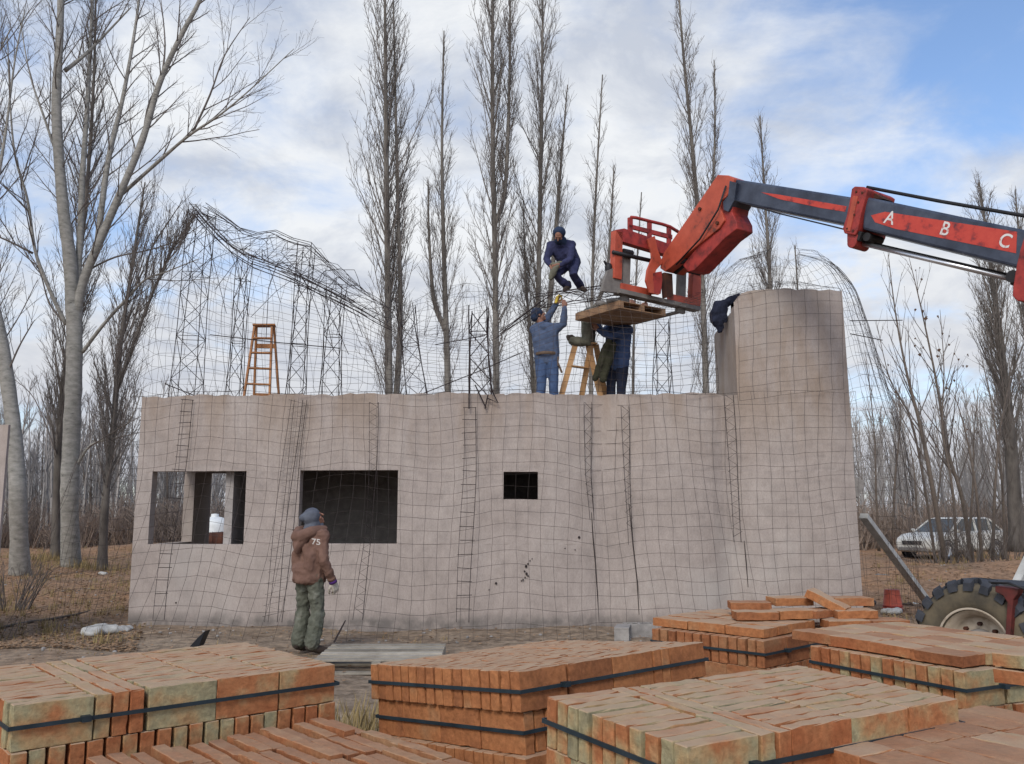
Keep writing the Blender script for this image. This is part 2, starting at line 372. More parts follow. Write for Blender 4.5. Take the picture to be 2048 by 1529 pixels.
# cloud lit more strongly on the sun's side of the sky
sund = Vector((math.sin(SUN_AZ)*math.cos(SUN_EL), math.cos(SUN_AZ)*math.cos(SUN_EL), math.sin(SUN_EL)))
dp = N.new('ShaderNodeVectorMath'); dp.operation = 'DOT_PRODUCT'; L.new(tc.outputs['Generated'], dp.inputs[0]); dp.inputs[1].default_value = sund
lit = N.new('ShaderNodeMapRange'); lit.inputs[1].default_value = .0; lit.inputs[2].default_value = 1.; lit.inputs[3].default_value = 1.; lit.inputs[4].default_value = 2.0; L.new(dp.outputs['Value'], lit.inputs[0])
ml = N.new('ShaderNodeMix'); ml.data_type = 'RGBA'; ml.blend_type = 'MULTIPLY'; ml.inputs[0].default_value = 1; L.new(mh.outputs[2], ml.inputs[6]); L.new(lit.outputs[0], ml.inputs[7])
mc = N.new('ShaderNodeMix'); mc.data_type = 'RGBA'; L.new(fac.outputs[0], mc.inputs[0])
hs = N.new('ShaderNodeMix'); hs.data_type = 'RGBA'; hs.blend_type = 'MULTIPLY'; hs.inputs[0].default_value = 1; L.new(sky.outputs[0], hs.inputs[6]); hs.inputs[7].default_value = (1.55,1.65,1.8,1)
L.new(hs.outputs[2], mc.inputs[6]); L.new(ml.outputs[2], mc.inputs[7])
L.new(mc.outputs[2], bg.inputs[0])
sl = bpy.data.lights.new('sun', 'SUN'); sl.energy = 1.5; sl.angle = R(15); sl.color = (1,.95,.88)
so = bpy.data.objects.new('sun', sl); C.objects.link(so); so.location = (0,-5,30)
so.rotation_euler = (-sund).to_track_quat('-Z','Y').to_euler()

# ================================================================ ground
rg = random.Random(5)
BUMPS = [(5.4,8.3,2.3,1.5,-.25),(11.5,24,2.6,1.6,.22),(8.9,21,2.0,1.2,.18),(14.5,24,2.5,1.5,.3),(17,26,3,2,.35),(10,27.5,3.5,1.2,.12),(-9,32,5,2,.3),(-14,38,6,3,.4),(-6,42,5,3,.3),(-16,27,3,2,.25)]
def gh(x, y):
    z = .03*math.sin(x*1.3+.7)*math.sin(y*1.1)+.02*math.sin(x*3.1+y*2.3)
    if y > 18: z += .05*math.sin(x*.7)*math.sin(y*.5)
    for bx,by,sx_,sy_,h in BUMPS: z += h*math.exp(-((x-bx)/sx_)**2-((y-by)/sy_)**2)
    return z
xs = sorted(set([round(i*.35,3) for i in range(-80,81)]+[28*1.13**k for k in range(1,24)]+[-28*1.13**k for k in range(1,24)]))
ys = sorted(set([round(-6+i*.35,3) for i in range(0,150)]+[46*1.12**k for k in range(1,25)]+[-12,-25,-60]))
g = MB(); nx = len(xs)
for y in ys:
    for x in xs: g.v.append((x, y, gh(x,y) if abs(x) < 60 and y < 90 else 0))
for j in range(len(ys)-1):
    for i in range(nx-1): g.f.append((j*nx+i, j*nx+i+1, (j+1)*nx+i+1, (j+1)*nx+i))
def ground_mat():
    m = bpy.data.materials.new('earth'); m.use_nodes = True; nt = m.node_tree; N = nt.nodes; L = nt.links; b = N['Principled BSDF']
    b.inputs['Roughness'].default_value = 1; b.inputs['Specular IOR Level'].default_value = .05
    tc = N.new('ShaderNodeTexCoord')
    def noise(sc, det=8, ro=.65):
        n = N.new('ShaderNodeTexNoise'); n.inputs['Scale'].default_value = sc; n.inputs['Detail'].default_value = det; n.inputs['Roughness'].default_value = ro
        L.new(tc.outputs['Object'], n.inputs[0]); return n.outputs[0]
    def ramp(s, st):
        c = N.new('ShaderNodeValToRGB'); L.new(s, c.inputs[0]); e = c.color_ramp.elements
        while len(e) < len(st): e.new(.5)
        for i,(p,k) in enumerate(st): e[i].position = p; e[i].color = (*k,1)
        return c.outputs[0]
    A = ramp(noise(.35), [(.3,(.20,.14,.095)),(.5,(.28,.175,.11)),(.65,(.31,.18,.10)),(.8,(.22,.175,.11))])
    B = ramp(noise(6,10,.75), [(.3,(.42,.38,.34)),(.5,(.95,.95,.95)),(.68,(1.5,1.42,1.3))])
    # pale churned building-site soil round the house, leaf-strewn soil beyond it
    ln = N.new('ShaderNodeVectorMath'); ln.operation = 'DISTANCE'; L.new(tc.outputs['Object'], ln.inputs[0]); ln.inputs[1].default_value = (0,9.5,0)
    mr = N.new('ShaderNodeMapRange'); mr.inputs[1].default_value = 5; mr.inputs[2].default_value = 11
    ad = N.new('ShaderNodeMath'); ad.operation = 'MULTIPLY_ADD'; L.new(noise(.8,5), ad.inputs[0]); ad.inputs[1].default_value = 6; L.new(ln.outputs['Value'], ad.inputs[2])
    sb = N.new('ShaderNodeMath'); sb.operation = 'SUBTRACT'; L.new(ad.outputs[0], sb.inputs[0]); sb.inputs[1].default_value = 3; L.new(sb.outputs[0], mr.inputs[0])
    S = ramp(noise(1.5), [(.3,(.20,.15,.108)),(.7,(.30,.235,.172))])
    x = N.new('ShaderNodeMix'); x.data_type = 'RGBA'; L.new(mr.outputs[0], x.inputs[0]); L.new(S, x.inputs[6]); L.new(A, x.inputs[7])
    y = N.new('ShaderNodeMix'); y.data_type = 'RGBA'; y.blend_type = 'MULTIPLY'; y.inputs[0].default_value = 1; L.new(x.outputs[2], y.inputs[6]); L.new(B, y.inputs[7])
    L.new(y.outputs[2], b.inputs['Base Color'])
    bp = N.new('ShaderNodeBump'); bp.inputs['Strength'].default_value = .8; bp.inputs['Distance'].default_value = .05
    L.new(noise(5,10,.7), bp.inputs['Height']); L.new(bp.outputs[0], b.inputs['Normal'])
    return m
tag(g.build('ground', ground_mat(), smooth=True, fixn=False), kind='structure')

# leaf litter and dry grass nobody could count
lf = MB()
def leaf(x, y, s, lift=.012):
    z = gh(x,y)+lift+rg.random()*.02; a = rg.random()*6.28; t = rg.uniform(-.5,.5)
    dx, dy = math.cos(a)*s, math.sin(a)*s
    lf.add([(x-dx,y-dy,z),(x+dy*.5,y-dx*.5,z+t*s*.6),(x+dx,y+dy,z+.006),(x-dy*.5,y+dx*.5,z-t*s*.3+.006)], [(0,1,2,3)])
for i in range(20000):
    y = 11+rg.random()**1.6*28
    x = (rg.uniform(-.62,-.36)*y-.6) if rg.random() < .62 else rg.uniform(.40,.64)*y
    leaf(x, y, rg.uniform(.018,.034)*(1+y*.016))
for i in range(1500):
    leaf(rg.uniform(-6,6), rg.uniform(8.6,13), rg.uniform(.015,.035))
tag(lf.build('leaf_litter', M['leaves'], fixn=False), 'brown fallen leaves strewn over the bare soil', 'leaves', kind='stuff')
gr = MB()
def tuft(x, y, n, h, spread):
    for i in range(n):
        a = rg.random()*6.28; r = spread*rg.random(); bx, by = x+math.cos(a)*r, y+math.sin(a)*r
        z = gh(bx,by)-.01; hh = h*rg.uniform(.4,1.1); b = rg.random()*6.28; k = hh*rg.uniform(.1,.6); wd = .004+hh*.012
        px, py = -math.sin(b)*wd, math.cos(b)*wd; ex, ey = math.cos(b)*k, math.sin(b)*k
        gr.add([(bx-px,by-py,z),(bx+px,by+py,z),(bx+ex*.4+px*.7,by+ey*.4+py*.7,z+hh*.6),(bx+ex*.4-px*.7,by+ey*.4-py*.7,z+hh*.6),(bx+ex,by+ey,z+hh)], [(0,1,2,3),(3,2,4)])
for i in range(650):
    y = 11.5+rg.random()**1.3*26
    x = (rg.uniform(-.62,-.37)*y-.5) if rg.random() < .65 else rg.uniform(.41,.66)*y
    tuft(x, y, rg.randint(6,16), rg.uniform(.06,.22), rg.uniform(.08,.3))
for u, v in ((40,1128),(140,1140),(205,1143),(75,1135),(110,1128),(1900,1120),(1960,1118)):
    p = G(u, v)
    for k in range(14): tuft(p.x+rg.uniform(-.9,.9), p.y+rg.uniform(-.7,.5), 14, rg.uniform(.15,.45), .25)
for i in range(45):
    tuft(rg.uniform(-1.35,-.8), rg.uniform(5.0,7.2), 12, rg.uniform(.2,.5), .2)
for i in range(60): tuft(rg.uniform(-6.5,6), rg.uniform(9,12.6), rg.randint(4,9), rg.uniform(.04,.12), .15)
tag(gr.build('dry_grass', M['grass'], fixn=False), 'dry straw coloured grass tufts among the leaves', 'grass', kind='stuff')
pb_ = MB()
for i in range(900):
    if i < 500: x, y = rg.uniform(-6.5,6.2), rg.uniform(8.6,13.0)
    else: y = rg.uniform(12,26); x = (rg.uniform(-.6,-.4) if i % 2 else rg.uniform(.42,.62))*y
    r_ = .006+.03*rg.random()**3; pb_.ell((x,y,gh(x,y)+r_*.25),(r_,r_*rg.uniform(.6,1),r_*rg.uniform(.4,.7)),Matrix.Rotation(rg.random()*3,3,'Z'),6,4)
tag(pb_.build('gravel', M['block'], fixn=False), 'scattered mortar crumbs and small stones on the soil', 'gravel', kind='stuff')
# ================================================================ the unfinished house
def cr_interp(xs, ys):
    xs = np.array(xs, float); ys = np.array(ys, float)
    d = np.gradient(ys, xs)
    def f(x):
        x = float(min(max(x, xs[0]), xs[-1])); i = int(min(max(np.searchsorted(xs, x)-1, 0), len(xs)-2))
        h = xs[i+1]-xs[i]; t = (x-xs[i])/h
        return float((2*t**3-3*t**2+1)*ys[i]+(t**3-2*t**2+t)*h*d[i]+(-2*t**3+3*t**2)*ys[i+1]+(t**3-t**2)*h*d[i+1])
    return f
plan = [(269,13.3),(480,13.16),(700,13.05),(1000,12.98),(1100,13.0),(1165,13.07),(1205,13.14),(1240,13.10),(1300,13.0),(1360,12.96),(1420,13.01),(1462,13.13),(1500,13.03),(1560,12.975),(1620,12.955),(1680,12.97),(1713,13.02)]
PX = [W(u,1030,d).x for u,d in plan]; PY = [d for u,d in plan]
wy = cr_interp(PX, PY)
XL, XR = PX[0], PX[-1]; TOP = 3.42; TTOP = 5.02; XT = 3.40
def X(u, v, guess=13.05):
    x = W(u,v,guess).x; return W(u,v,wy(x)).x
def Z(u, v):
    x = X(u,v); return W(u,v,wy(x)).z
wins = []
for (u0,u1,v0,v1) in ((300,490,943,1089),(598,795,941,1088),(1007,1076,944,999)):
    wins.append((X(u0,(v0+v1)/2),X(u1,(v0+v1)/2),Z(u0+50,v1),Z(u0+50,v0)))
house = thing('concrete_house', (0,13,0), 'unfinished pinkish grey plastered house with three dark window holes and a taller curved tower end', 'building')
def wall_grid(xsl, zsl, solid, pos, thick, mb, jag=None):
    """grid wall: cells kept where solid(x,z); front at pos(x,z), back shifted by thick(x)"""
    nx, nz = len(xsl), len(zsl); idx = {}
    def vid(i,j,s):
        k = (i,j,s)
        if k not in idx:
            p = pos(xsl[i], zsl[j])
            if s: p = p+thick(xsl[i])
            idx[k] = len(mb.v); mb.v.append(tuple(p))
        return idx[k]
    cell = [[solid((xsl[i]+xsl[i+1])/2,(zsl[j]+zsl[j+1])/2) for j in range(nz-1)] for i in range(nx-1)]
    def at(i,j): return 0 <= i < nx-1 and 0 <= j < nz-1 and cell[i][j]
    for i in range(nx-1):
        for j in range(nz-1):
            if not cell[i][j]: continue
            a,b,c,d = (i,j),(i+1,j),(i+1,j+1),(i,j+1)
            mb.f.append(tuple(vid(*q,0) for q in (a,b,c,d))); mb.f.append(tuple(vid(*q,1) for q in (d,c,b,a)))
            for (p,q,ni,nj) in ((a,b,i,j-1),(b,c,i+1,j),(c,d,i,j+1),(d,a,i-1,j)):
                if not at(ni,nj): mb.f.append((vid(*p,0),vid(*p,1),vid(*q,1),vid(*q,0)))
rw = random.Random(3)
xsl = sorted(set([round(x,3) for x in np.arange(XL,XR,.09)]+[XL,XR,XT]+[w_[0] for w_ in wins]+[w_[1] for w_ in wins]))
zsl = sorted(set([round(z,3) for z in np.arange(-.15,TTOP,.2)]+[TOP,TTOP]+[w_[2] for w_ in wins]+[w_[3] for w_ in wins]))
topj = {x: rw.uniform(-.012,.012)+.012*math.sin(x*5)+.008*math.sin(x*17) for x in xsl}
def solid(x,z):
    if z > TOP and x < XT: return False
    return not any(a < x < b and c < z < d for a,b,c,d in wins)
def fpos(x,z):
    y = wy(x)+.004*math.sin(x*3+z*2)+.003*math.sin(z*5-x*3)+random.Random(int(x*991)+int(z*577)).uniform(-.0025,.0025)
    if z < .25: y += -.012*math.sin(x*23)*math.sin(x*9)
    zz = z+(topj[x] if z in (TOP,TTOP) else 0)
    if z == TTOP: zz -= .22*max(0,(XT+.2-x)/.2)**2 if x < XT+.2 else 0
    bat = max(0,(x-4.4))/.9*(2.5-z)*.012      # slight batter of the tower's end
    return Vector((x+bat, y, zz))
mb = MB(); wall_grid(xsl, zsl, solid, fpos, lambda x: Vector((0,.19,0)), mb)
mb.build('front_wall', M['wall'], house)
def slab_wall(name, x0,y0,x1,y1,z0,z1,th,holes=(),mat_='interior'):
    """straight wall between two plan points with rectangular holes (distance a-b, z c-d)"""
    d = Vector((x1-x0,y1-y0,0)); Ln = d.length; d.normalize(); n = Vector((d.y,-d.x,0))*th
    s = sorted(set([0,Ln]+[q for h in holes for q in h[:2]]+[round(q,2) for q in np.arange(.5,Ln,.5)])); zz = sorted(set([z0,z1]+[q for h in holes for q in h[2:]]))
    m = MB(); wall_grid(s, zz, lambda a,z: not any(h[0]<a<h[1] and h[2]<z<h[3] for h in holes), lambda a,z: Vector((x0,y0,z))+d*a, lambda a: n, m)
    return m.build(name, M[mat_], house)
yl = wy(XL)+.192; yb = 16.1
sill = wins[0][2]
slab_wall('side_wall', XL, yl, XL, yb, -.1, TOP-.2, .18, [(.12,1.75,sill-.02,2.42)], 'wall')
slab_wall('back_wall', XL+.002, yb, XR, yb, -.1, TOP-.2, -.18, [(.04,.60,.02,2.38),(6.3,7.2,.02,2.2)], 'interior')
slab_wall('partition_wall', -4.35, wy(-4.35)+.195, -4.35, yb-.003, -.1, TOP-.2, .12, [(1.7,2.3,.02,2.1)])
slab_wall('partition_wall', -.9, wy(-.9)+.195, -.9, yb-.003, -.1, TOP-.2, .12)
slab_wall('partition_wall', 1.5, wy(1.5)+.195, 1.5, yb-.003, -.1, TOP-.2, .12)
slab_wall('side_wall', XR-.02, wy(XR)+.195, XR-.02, yb-.003, -.1, TTOP-1.0, -.18, (), 'wall')
m = MB(); m.box(((XL+XR)/2,(13.42+yb+.2)/2,TOP-.11),(XR-XL-.1, yb+.2-13.42,.17)); m.build('roof_slab', M['block'], house)
m = MB(); m.box(((XL+XR)/2,(13.45+yb)/2,-.02),(XR-XL-.1, yb-13.45,.08)); m.build('floor_slab', M['block'], house)
# the tower's return wall, running back from its left edge
def ret(y):
    return TTOP-.30-.10*(y-13.4)
m = MB()
s0 = wy(XT)+.192; s1 = s0+1.15
m.hexa([(XT-.001,s0,TOP-.02),(XT+.18,s0,TOP-.02),(XT+.18,s1,TOP-.02),(XT-.001,s1,TOP-.02),(XT-.001,s0,ret(s0)),(XT+.18,s0,ret(s0)),(XT+.18,s1,ret(s1)),(XT-.001,s1,ret(s1))])
m.build('tower_return_wall', M['wall'], house)
# grey block bracket on the tower's right side
m = MB(); p = W(1714,975,13.35)
m.prism([W(1708,953,13.3),W(1729,962,13.3),W(1718,996,13.3),W(1709,992,13.3)], (0,.3,0)); m.build('block_bracket', M['block'], house)
# holes, cracks and splashes in the plaster
def spot(u,v,r):
    m = MB()
    x = X(u,v); y = wy(x)-.012; z = W(u,v,y).z
    m.ell((x,y,z),(r,.014,r*random.Random(u*7+v).uniform(.7,1.3)),n=7,m=4); m.build('plaster_pit', M['rebar'], house)
for u,v,r in ((992,1167,.018),(1158,1075,.02),(1130,1097,.01),(352,1206,.012),(1052,1133,.02),(1056,1128,.014),(1049,1143,.014),(1053,1148,.018),(1056,1152,.014),(1046,1160,.014),(1060,1122,.01),(1043,1162,.01),(1064,1118,.008),(1050,1155,.012),(978,1180,.008),(1150,1100,.008)): spot(u,v,r)
def crack(us):
    m = MB()
    P = []
    for u,v in us:
        x = X(u,v); y = wy(x)-.006; P.append((x,y,W(u,v,y).z))
    m.tube(P, [.004]+[.008]*(len(P)-2)+[.004], 4); m.build('plaster_crack', M['rebar'], house)
crack([(1183,1025),(1186,1075),(1191,1130),(1195,1190),(1198,1245)]); crack([(1258,1010),(1266,1090),(1274,1160),(1278,1230)]); crack([(1488,1082),(1492,1125),(1496,1175)])

# ================================================================ wire mesh draped over the house
SP = .185
mesh_root = thing('wire_mesh_shell', (0,12,0), 'sagging square wire mesh hung over the front of the house and humped above its roof', 'wire mesh')
def pts_px(P, Y): return [W(u,v,Y) for u,v in P]
Lc = [(290,690),(318,560),(345,470),(380,418),(430,462),(480,507),(540,532),(590,552),(650,582),(710,612),(770,646),(830,668),(900,676),(960,684),(1005,668),(1060,626),(1100,598),(1170,586),(1240,590),(1330,612),(1440,600)]
Uc = [(300,660),(330,500),(345,455),(365,425),(400,410),(420,417),(460,447),(500,471),(545,467),(590,487),(625,495),(660,536),(700,572),(740,601),(785,618),(830,601),(880,583),(940,570),(990,577),(1040,600),(1090,594),(1150,588),(1240,592),(1330,602),(1440,590)]
YL, YU, YB = 13.5, 15.2, 16.4
l3 = pts_px(Lc, YL); u3 = pts_px(Uc, YU)
Lz = cr_interp([p.x for p in l3],[p.z for p in l3]); Uz = cr_interp([p.x for p in u3],[p.z for p in u3])
LX0, LX1 = l3[0].x, 3.3
def flare(x, z):                      # how far the hanging mesh stands off the wall
    k = 1.25*(1-max(0,(x-1.0))/4.2)
    f = max(0,1-z/2.4)
    return .07+.05*math.sin(x*2.1)**2+max(.25,k)*f**1.6
def front(x, t):                      # t 0 ground .. 1 wall top .. >1 up to the crest
    if t <= 1:
        z = gh(x,wy(x)-1)+t*(TOP+.02)
        bulge = .10*math.exp(-((x-1.35)/.35)**2)+.06*math.exp(-((x-3.2)/.3)**2)
        y = wy(x)-flare(x,z)+bulge*.8
        zz = z+.04*math.sin(x*2.6+1)*math.sin(t*3.1)+.012*math.sin(x*6.1+z*2)-.07*math.exp(-((x-1.35)/.45)**2)*math.sin(t*3.1)
        xx = x+(t-.5)*.10*math.sin(x*1.5+.6)+.025*math.sin(z*2.3+x*4)
        # the skirt spreads a little beyond the left corner
        xx -= max(0,(-4.6-x))*.28*(1-t)**1.3
        return Vector((xx,y,zz))
    t -= 1
    c = max(Lz(x), TOP+.3); z = TOP+.02+t*(c-TOP)
    y = wy(x)-.08+(YL-wy(x))*t**1.5-.32*math.sin(min(t,1)*3.14)
    return Vector((x+.12*math.sin(t*3)*math.sin(x*1.7)-.25*math.sin(t*3.14)*max(0,(-4.6-x)), y+.05*math.sin(x*3+z*2), z+.05*math.sin(x*2.4+t)))
r = .0025
def grid(mb, fn, A, B, rad=r, stepa=1, stepb=1, jit=.008, seed=1):
    q = random.Random(seed)
    ph = [q.uniform(-jit,jit) for _ in range(4000)]
    P = [[fn(a,b)+Vector((q.uniform(-jit,jit),q.uniform(-jit,jit),q.uniform(-jit,jit))) for b in B] for a in A]
    for i in range(0,len(A),stepa): mb.tube(P[i], rad, 3, False)
    for j in range(0,len(B),stepb): mb.tube([P[i][j] for i in range(len(A))], rad, 3, False)
m = MB()
A = np.arange(XL-.18, XR, SP)
grid(m, front, A, np.linspace(0,1,20)); 
m.build('front_mesh', M['wire'], mesh_root, fixn=False)
m = MB()
def tower(x, t):                      # up the tower's face and over its top on to the hood
    z = TOP+.02+min(t,1)*(TTOP-TOP); y = wy(x)-.07
    if t > 1: y += (t-1)*1.2; z += (t-1)*(.28+.2*math.sin((x-XT)/(XR-XT)*3.1))
    return Vector((x+.05*math.sin(1*math.sin(x*1.5+.6))+.02*math.sin(z*3), y, z+.05*math.sin(x*2.6+1)*max(0,1-t)-.10*math.exp(-((x-XT)/.4)**2)))
grid(m, tower, np.arange(XT+.05, XR, SP), np.linspace(0,1.6,14), seed=9)
m.build('tower_mesh', M['wire'], mesh_root, fixn=False)
m = MB()
A2 = np.arange(LX0, LX1, SP)
grid(m, front, A2, np.linspace(1,2,17), seed=2)
m.build('upper_front_mesh', M['wire'], mesh_root, fixn=False)
m = MB()
def roof(x,t):
    a = max(Lz(x),TOP+.3); b = max(Uz(x),TOP+.35)
    return Vector((x+.1*math.sin(t*5+x), YL+(YU-YL)*t, a+(b-a)*t+.22*math.sin(t*3.14)*math.sin(x*1.9+1)))
grid(m, roof, np.arange(LX0,LX1,.17), np.linspace(0,1,11), seed=3, jit=.03)
m.build('roof_mesh', M['wire'], mesh_root, fixn=False)
m = MB()
def back(x,t):
    b = max(Uz(x),TOP+.35)
    return Vector((x+.1*math.sin(t*2+x*2), YU+(YB-YU)*math.sin(t*1.57)+.1*math.sin(x*2), b+(TOP-.1-b)*t))
grid(m, back, np.arange(LX0+.1,LX1,.19), np.linspace(0,1,13), seed=4, jit=.02)
m.build('back_mesh', M['wire'], mesh_root, fixn=False)
# left flank of the shell, flaring out to the ground
Lo = [(345,465),(322,530),(305,600),(292,680),(283,740),(272,800),(256,880),(236,970),(214,1070),(192,1170),(172,1262)]
lo3 = pts_px(Lo, 14.6)
lz = cr_interp([-p.z for p in lo3],[p.x for p in lo3])
m = MB()
def flank(y,t):
    z = t*Uz(XL+.35); s = (y-12.3)/4.2
    x = lz(-z)+.75*(abs(s-.5)*2)**2.2*(.25+.75*min(1,z/4))
    return Vector((x+.03*math.sin(y*3+z*2), y-(.5*(1-t)**2 if y < 13 else 0), z+.05*math.sin(y*2)))
grid(m, flank, np.arange(12.3,16.6,.2), np.linspace(0,1,31), seed=5, jit=.02)
m.build('flank_mesh', M['wire'], mesh_root, fixn=False)
# domed hood behind the tower
prof = [(1568,508),(1600,510),(1632,517),(1662,534),(1690,565),(1722,640),(1746,720),(1770,800),(1793,870),(1808,960),(1818,1060),(1825,1160),(1832,1245)]
DY = 14.9; c0 = W(1565,600,DY).x
pr = [(max(.02,W(u,v,DY).x-c0), W(u,v,DY).z) for u,v in prof]
rz = cr_interp([-z for _,z in pr],[a for a,_ in pr]); zt = pr[0][1]
m = MB()
def dome(a,t):
    z = zt*(1-t**1.25); rr = rz(-z)
    return Vector((c0+rr*math.cos(a), DY+.75*rr*math.sin(a), max(z,.0)+.04*math.sin(a*5)))
grid(m, dome, np.linspace(-1.0,4.1,44), np.linspace(0.01,1,34), seed=6, jit=.02)
for k in range(5):                    # doubled ribs of bent bar
    a = -.35+.16*k; m.tube([dome(a,t)+Vector((.02,0,.02)) for t in np.linspace(.06,.75,24)], .005, 4, False)
m.build('dome_mesh', M['wire'], mesh_root, fixn=False)
# bent bars bundled along the crests
q = random.Random(8)
def crest_bar(P, rad):
    m = MB(); m.tube(P, rad, 5); m.build('crest_bar', M['rebar'], mesh_root, fixn=False)
def prange(U0, U1, Y, f, step=.3):
    x0, x1 = W(U0,600,Y).x, W(U1,600,Y).x; n = int((x1-x0)/step); return [Vector((x0+(x1-x0)*i/n, Y, f(x0+(x1-x0)*i/n))) for i in range(n+1)]
for k in range(9):
    o1 = Vector((q.uniform(-.08,.08),q.uniform(-.2,.2),q.uniform(-.07,.07))); a = 380 if k < 4 else q.uniform(380,560); b = q.uniform(690,840)
    crest_bar([p+o1+Vector((0,0,.03*math.sin(p.x*2+k))) for p in prange(a,b,YL,Lz)], .0075 if k < 4 else .006)
for k in range(4):
    o1 = Vector((q.uniform(-.06,.06),q.uniform(-.15,.15),q.uniform(-.04,.04)))
    crest_bar([p+o1+Vector((0,0,.02*math.sin(p.x*3+k))) for p in prange(400,q.uniform(640,770),YU,Uz)], .0065)
for k in range(4):
    o1 = Vector((q.uniform(-.05,.05),q.uniform(-.1,.1),q.uniform(-.05,.05)))
    crest_bar([p+o1 for p in prange(q.uniform(985,1010),q.uniform(1060,1200),YL,Lz)], .006)
for k in range(24):                   # zigzag between the two crests
    x = l3[3].x+k*.2; x2 = x+.2
    crest_bar([(x,YL,Lz(x)),(x+.1,YU,Uz(x+.1)),(x2,YL,Lz(x2))], .005)
for P,y in (([(420,670),(560,686),(680,697)],13.9),([(330,768),(410,800)],13.7),([(840,790),(960,742),(1045,705)],13.9),([(870,690),(970,672)],14.2),([(1000,668),(1062,630),(1090,612)],14.1),([(1700,642),(1805,641)],14.4),([(1700,668),(1765,681)],14.2)):
    crest_bar(pts_px(P,y), .008)

# ------------------------------------------------ lattice columns standing on the roof
for k in range(46):                   # tangle of bent rods in the left hump
    x = q.uniform(W(350,600,YL).x, W(700,600,YL).x); t0 = q.random(); x2 = x+q.uniform(-.7,1.1)
    a = roof(x,t0); b = roof(max(x2,LX0),q.random()) if q.random() < .6 else front(max(x2,LX0),q.uniform(1.3,2)); mid_ = (a+b)/2+Vector((q.uniform(-.15,.15),q.uniform(-.1,.1),q.uniform(-.05,.2)))
    crest_bar([a,a.lerp(mid_,.55)+Vector((0,0,.03)),mid_,b], q.uniform(.0035,.0055))
def lattice(name, p0, p1, w0, w1, label, group, step=.32, rr=.0068, side=None):
    p0 = Vector(p0); p1 = Vector(p1); t = (p1-p0).normalized()
    a = Vector((1,0,0)); b = t.cross(a).normalized(); a = b.cross(t)
    root = thing(name, p0, label, 'rebar column', group); n = max(3,int((p1-p0).length/step)); q = random.Random(int(p0.x*100))
    cs = [(-1,-1),(1,-1),(1,1),(-1,1)]
    def cpt(k,i):
        f = i/n; ww = w0+(w1-w0)*f
        return p0.lerp(p1,f)+(a*cs[k][0]+b*cs[k][1])*ww/2+Vector((.02*math.sin(f*5+k),0,0))
    m = MB()
    for k in range(4):
        m.tube([cpt(k,i) for i in range(n+1)]+[cpt(k,n)+t*q.uniform(.0,.12)], rr, 5)
    m.build('chord_bar', M['rebar'], root, fixn=False)
    m = MB()
    for f in range(4):
        k, k2 = f, (f+1)%4
        for i in range(n):
            if (i+f)%2: m.tube([cpt(k,i),cpt(k2,i+1)], rr*.75, 4)
            else: m.tube([cpt(k2,i),cpt(k,i+1)], rr*.75, 4)
            if i % 3 == 0: m.tube([cpt(k,i),cpt(k2,i)], rr*.7, 4)
    m.build('lacing_bar', M['rebar'], root, fixn=False)
    return root
GRP = 'rebar lattice columns standing on the roof'
for (u0,u1,ut,vt,y,lab) in (
    (345,395,405,425,13.9,'tallest rebar lattice column at the left peak of the mesh'),
    (452,480,490,520,14.3,'thin rebar lattice column between the left peak and the wooden stepladder'),
    (573,606,613,500,14.0,'rebar lattice column just right of the wooden stepladder, under the second hump'),
    (640,678,672,585,13.9,'lower rebar lattice column right of the second hump'),
    (815,855,812,612,14.1,'rebar lattice column leaning left between two poplar trunks'),
    (938,982,958,622,13.7,'heavy black rebar lattice column at mid roof with loose bars hanging at its foot'),
    (1308,1342,1325,640,15.3,'rebar lattice column behind the pallet fork, left of the tower')):
    p0 = W((u0+u1)/2,795,y); p0.z = TOP-.02; p1 = W(ut,vt,y); ww = (u1-u0)/1750*y
    lattice('rebar_lattice_column', p0, p1, ww, ww*.8, lab, GRP, rr=.010 if u0 == 938 else .0068)
lattice('rebar_lattice_beam', W(1068,604,14.3), W(1262,578,14.3), .2, .2, 'rebar lattice beam along the mesh crest under the crouching worker', None)
# loose bars at the foot of the middle column
for P,lab in (([(938,740),(938,818)],'straight rebar hanging over the wall edge under the middle column'),([(950,770),(972,816)],'slanting rebar end hanging over the wall edge, crossing another'),([(982,778),(996,806),(975,797)],'bent rebar hook on the wall edge right of the middle column'),([(976,790),(970,818)],'short rebar stub hanging over the wall edge')):
    m = MB(); m.tube([W(u,v,12.9) for u,v in P], .011, 6); o = m.build('rebar_bar', M['rebar']); tag(o, lab, 'rebar', 'loose bars at the wall edge')
m = MB(); m.tube([W(1028,789,13.0),W(1034,791,13.0),W(1038,797,13.0)], .013, 6); tag(m.build('rebar_bar', M['rebar']), 'small bent rebar stub on the wall edge beside the man in jeans', 'rebar', 'loose bars at the wall edge')
